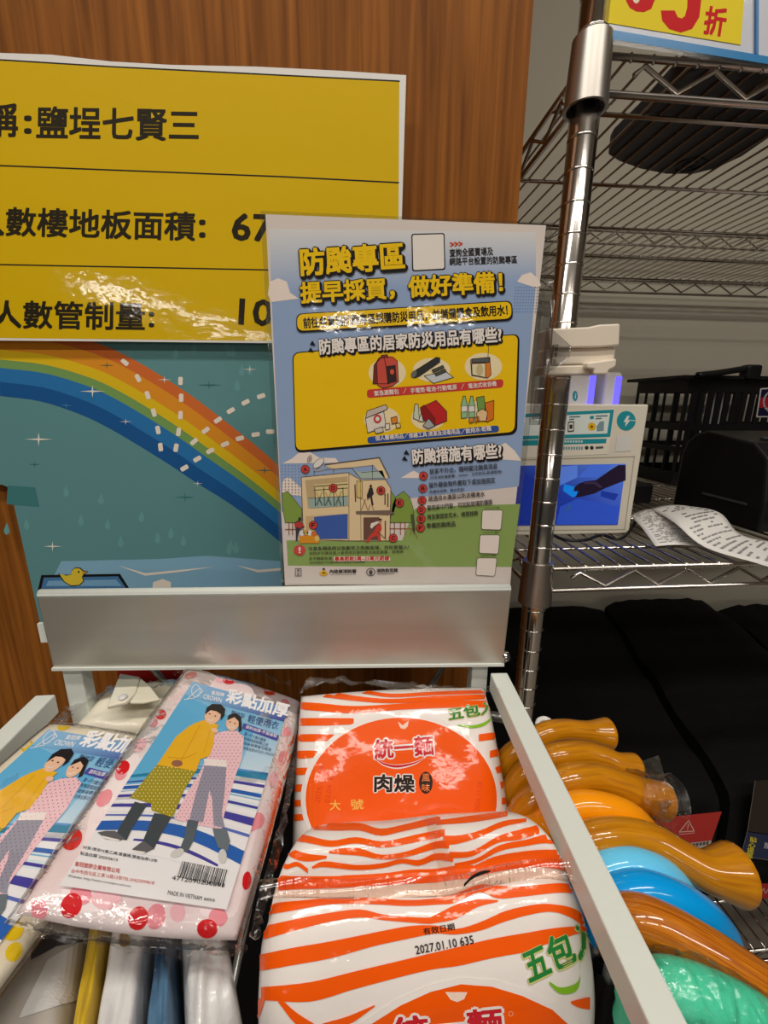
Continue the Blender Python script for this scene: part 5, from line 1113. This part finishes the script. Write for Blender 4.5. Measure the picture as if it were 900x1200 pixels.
for top, th in (([(300, 98), (420, 106), (540, 106), (640, 132), (760, 110), (900, 76), (925, 78)], [36, 34, 34, 32, 30, 32, 30]),
                ([(170, 146), (280, 163), (400, 188), (520, 172), (650, 190), (780, 165), (900, 140), (945, 134)], [34, 34, 28, 28, 28, 32, 34, 30]),
                ([(165, 212), (250, 238), (310, 250), (380, 256)], [36, 40, 32, 12]), ([(390, 236), (450, 222), (540, 222), (640, 250), (760, 235), (900, 188), (965, 186)], [8, 28, 34, 22, 26, 34, 34]),
                ([(165, 285), (190, 298), (240, 284), (290, 316)], 22), ([(310, 306), (370, 282), (520, 298), (640, 290), (740, 268), (820, 274), (900, 243), (985, 246)], [10, 26, 24, 24, 22, 28, 32, 36]),
                ([(150, 350), (400, 352), (640, 340), (780, 322), (900, 318), (1000, 300), (1080, 300)], [70, 64, 62, 72, 70, 74, 70]),
                (rr_([(130, 92), (280, 72), (400, 56), (470, 50)]), [20, 30, 28, 20]), (rr_([(160, 162), (240, 160), (340, 138), (450, 95), (560, 82)]), [44, 36, 28, 26, 16]),
                (rr_([(190, 236), (300, 230), (420, 165), (520, 136), (620, 112)]), [30, 26, 30, 44, 40]), (rr_([(215, 290), (320, 266), (430, 205), (560, 178), (650, 158), (720, 190)]), [26, 22, 28, 30, 38, 20]),
                (rr_([(300, 306), (400, 260), (520, 236), (640, 225), (760, 232)]), [60, 80, 84, 90, 100]),
                ([(80, 492), (200, 480), (400, 462), (600, 460), (760, 470), (900, 462), (1000, 438), (1110, 398), (1200, 402), (1300, 405), (1420, 395), (1500, 390), (1570, 400)], [52, 44, 28, 30, 28, 30, 44, 34, 60, 50, 46, 44, 40]),
                ([(60, 600), (240, 560), (400, 530), (540, 515), (660, 540), (850, 553), (900, 540), (1000, 492), (1100, 468), (1200, 470)], [64, 52, 42, 38, 26, 28, 38, 66, 36, 8]),
                ([(20, 740), (200, 700), (400, 665), (600, 625), (780, 592), (900, 590), (1000, 606), (1120, 572), (1240, 520), (1380, 490), (1470, 490), (1560, 510), (1640, 570)], [76, 82, 80, 64, 58, 38, 26, 40, 48, 42, 36, 50, 60]),
                ([(70, 885), (300, 860), (500, 812), (700, 765), (880, 722), (1010, 692), (1140, 660), (1240, 640), (1330, 625), (1480, 600), (1640, 590)], [60, 92, 84, 78, 78, 90, 92, 92, 90, 60, 20]),
                ([(360, 1056), (480, 1022), (610, 968)], [14, 40, 8]), ([(-40, 1000), (40, 960), (100, 900)], [160, 110, 16]), ([(150, 925), (230, 1000), (330, 1064)], [30, 56, 50]), (rr_([(770, 950), (810, 940), (860, 930)]), [10, 40, 60])):
    band(P, top, th, OR, 1, za)
P.poly(zf([(300, 606), (380, 556), (460, 520), (540, 500), (620, 506), (700, 530), (780, 566), (860, 640), (900, 760), (880, 1000), (300, 1000), (240, 700)]), OR, 3)
P.poly(zf([(300 - 28, 606), (370, 542), (456, 504), (540, 484), (630, 490), (710, 514), (795, 552), (900, 640), (900, 700), (280, 700)]), NW, 2)
P.text('有效日期', zf([(442, 372)])[0], zf([(524, 358)])[0], 8, rgb(40, 30, 26), 4, .015); P.text('2027.01.10 635', zf([(422, 422)])[0], zf([(574, 394)])[0], 10, rgb(40, 34, 36), 4, .01)
P.text('五包入', zf([(722, 500)])[0], zf([(908, 410)])[0], 34, rgb(206, 206, 130), 5, .05, up=(-12, -37)); P.text('五包入', zf([(722, 498)])[0], zf([(908, 408)])[0], 34, GR, 6, .03, up=(-12, -37))
band(P, [(772, 492), (800, 508), (840, 498), (852, 470), (846, 400)], [8, 16, 20, 12, 2], LG, 4, zf)
P.text('統一麵', zf([(368, 668)])[0], zf([(650, 640)])[0], 36, NW, 5, .085); P.text('統一麵', zf([(368, 668)])[0], zf([(650, 640)])[0], 36, rgb(206, 30, 44), 6, .03)
P.poly(zf([(498, 520), (526, 534), (556, 520), (548, 538), (530, 546), (512, 540)]), rgb(248, 220, 206), 4); P.ring(zf([(670, 576)])[0], 2.6, 2.6, .5, rgb(250, 206, 180), 4)
merge(P, fo, nink)
# crimped end seal: a flat ribbed strip standing off the pouch
sealm = film('ribbed_seal_film', (1, .86, .78, 1), .3, .16, (420, .9, 1, (1, .05, .05), .002))
rows = []
for k in range(4):
    t = spline([onZ(x, y + k * 8 + (3 if k in (1, 2) else 0), 1.090 + .002 * math.sin(k * 2 + x * .02) - k * .0012) for x, y in [(303, 1031), (340, 1028), (400, 1030), (470, 1028), (530, 1026), (590, 1012), (640, 1006), (676, 1012)]], 5)
    rows.append(t)
o = MB().grid(rows).build('end_seal', sealm, fp, True)
rows = [spline([onZ(x + k * 9, y, 1.1015 - .0012 * (y > 990)) for x, y in [(498, 958), (502, 980), (508, 1000), (514, 1018), (520, 1030)]], 4) for k in range(3)]
MB().grid(rows).build('back_seam', sealm, fp, True)
P = Print(lambda x, y, h: onZ(x, y, 1.0935 + h), 0); band(P, zf([(548, 238), (570, 216), (596, 204), (618, 202)]), [4, 4.4, 4.4, 2], rgb(30, 26, 28), 1, lambda p: p)
P.build('eye_mark', M['plain'], fp)
# ---------------------------------------------------------------- tidy up
bpy.data.objects.remove(TXO)
for o in bpy.data.objects:
    if '_o' in o: del o['_o']
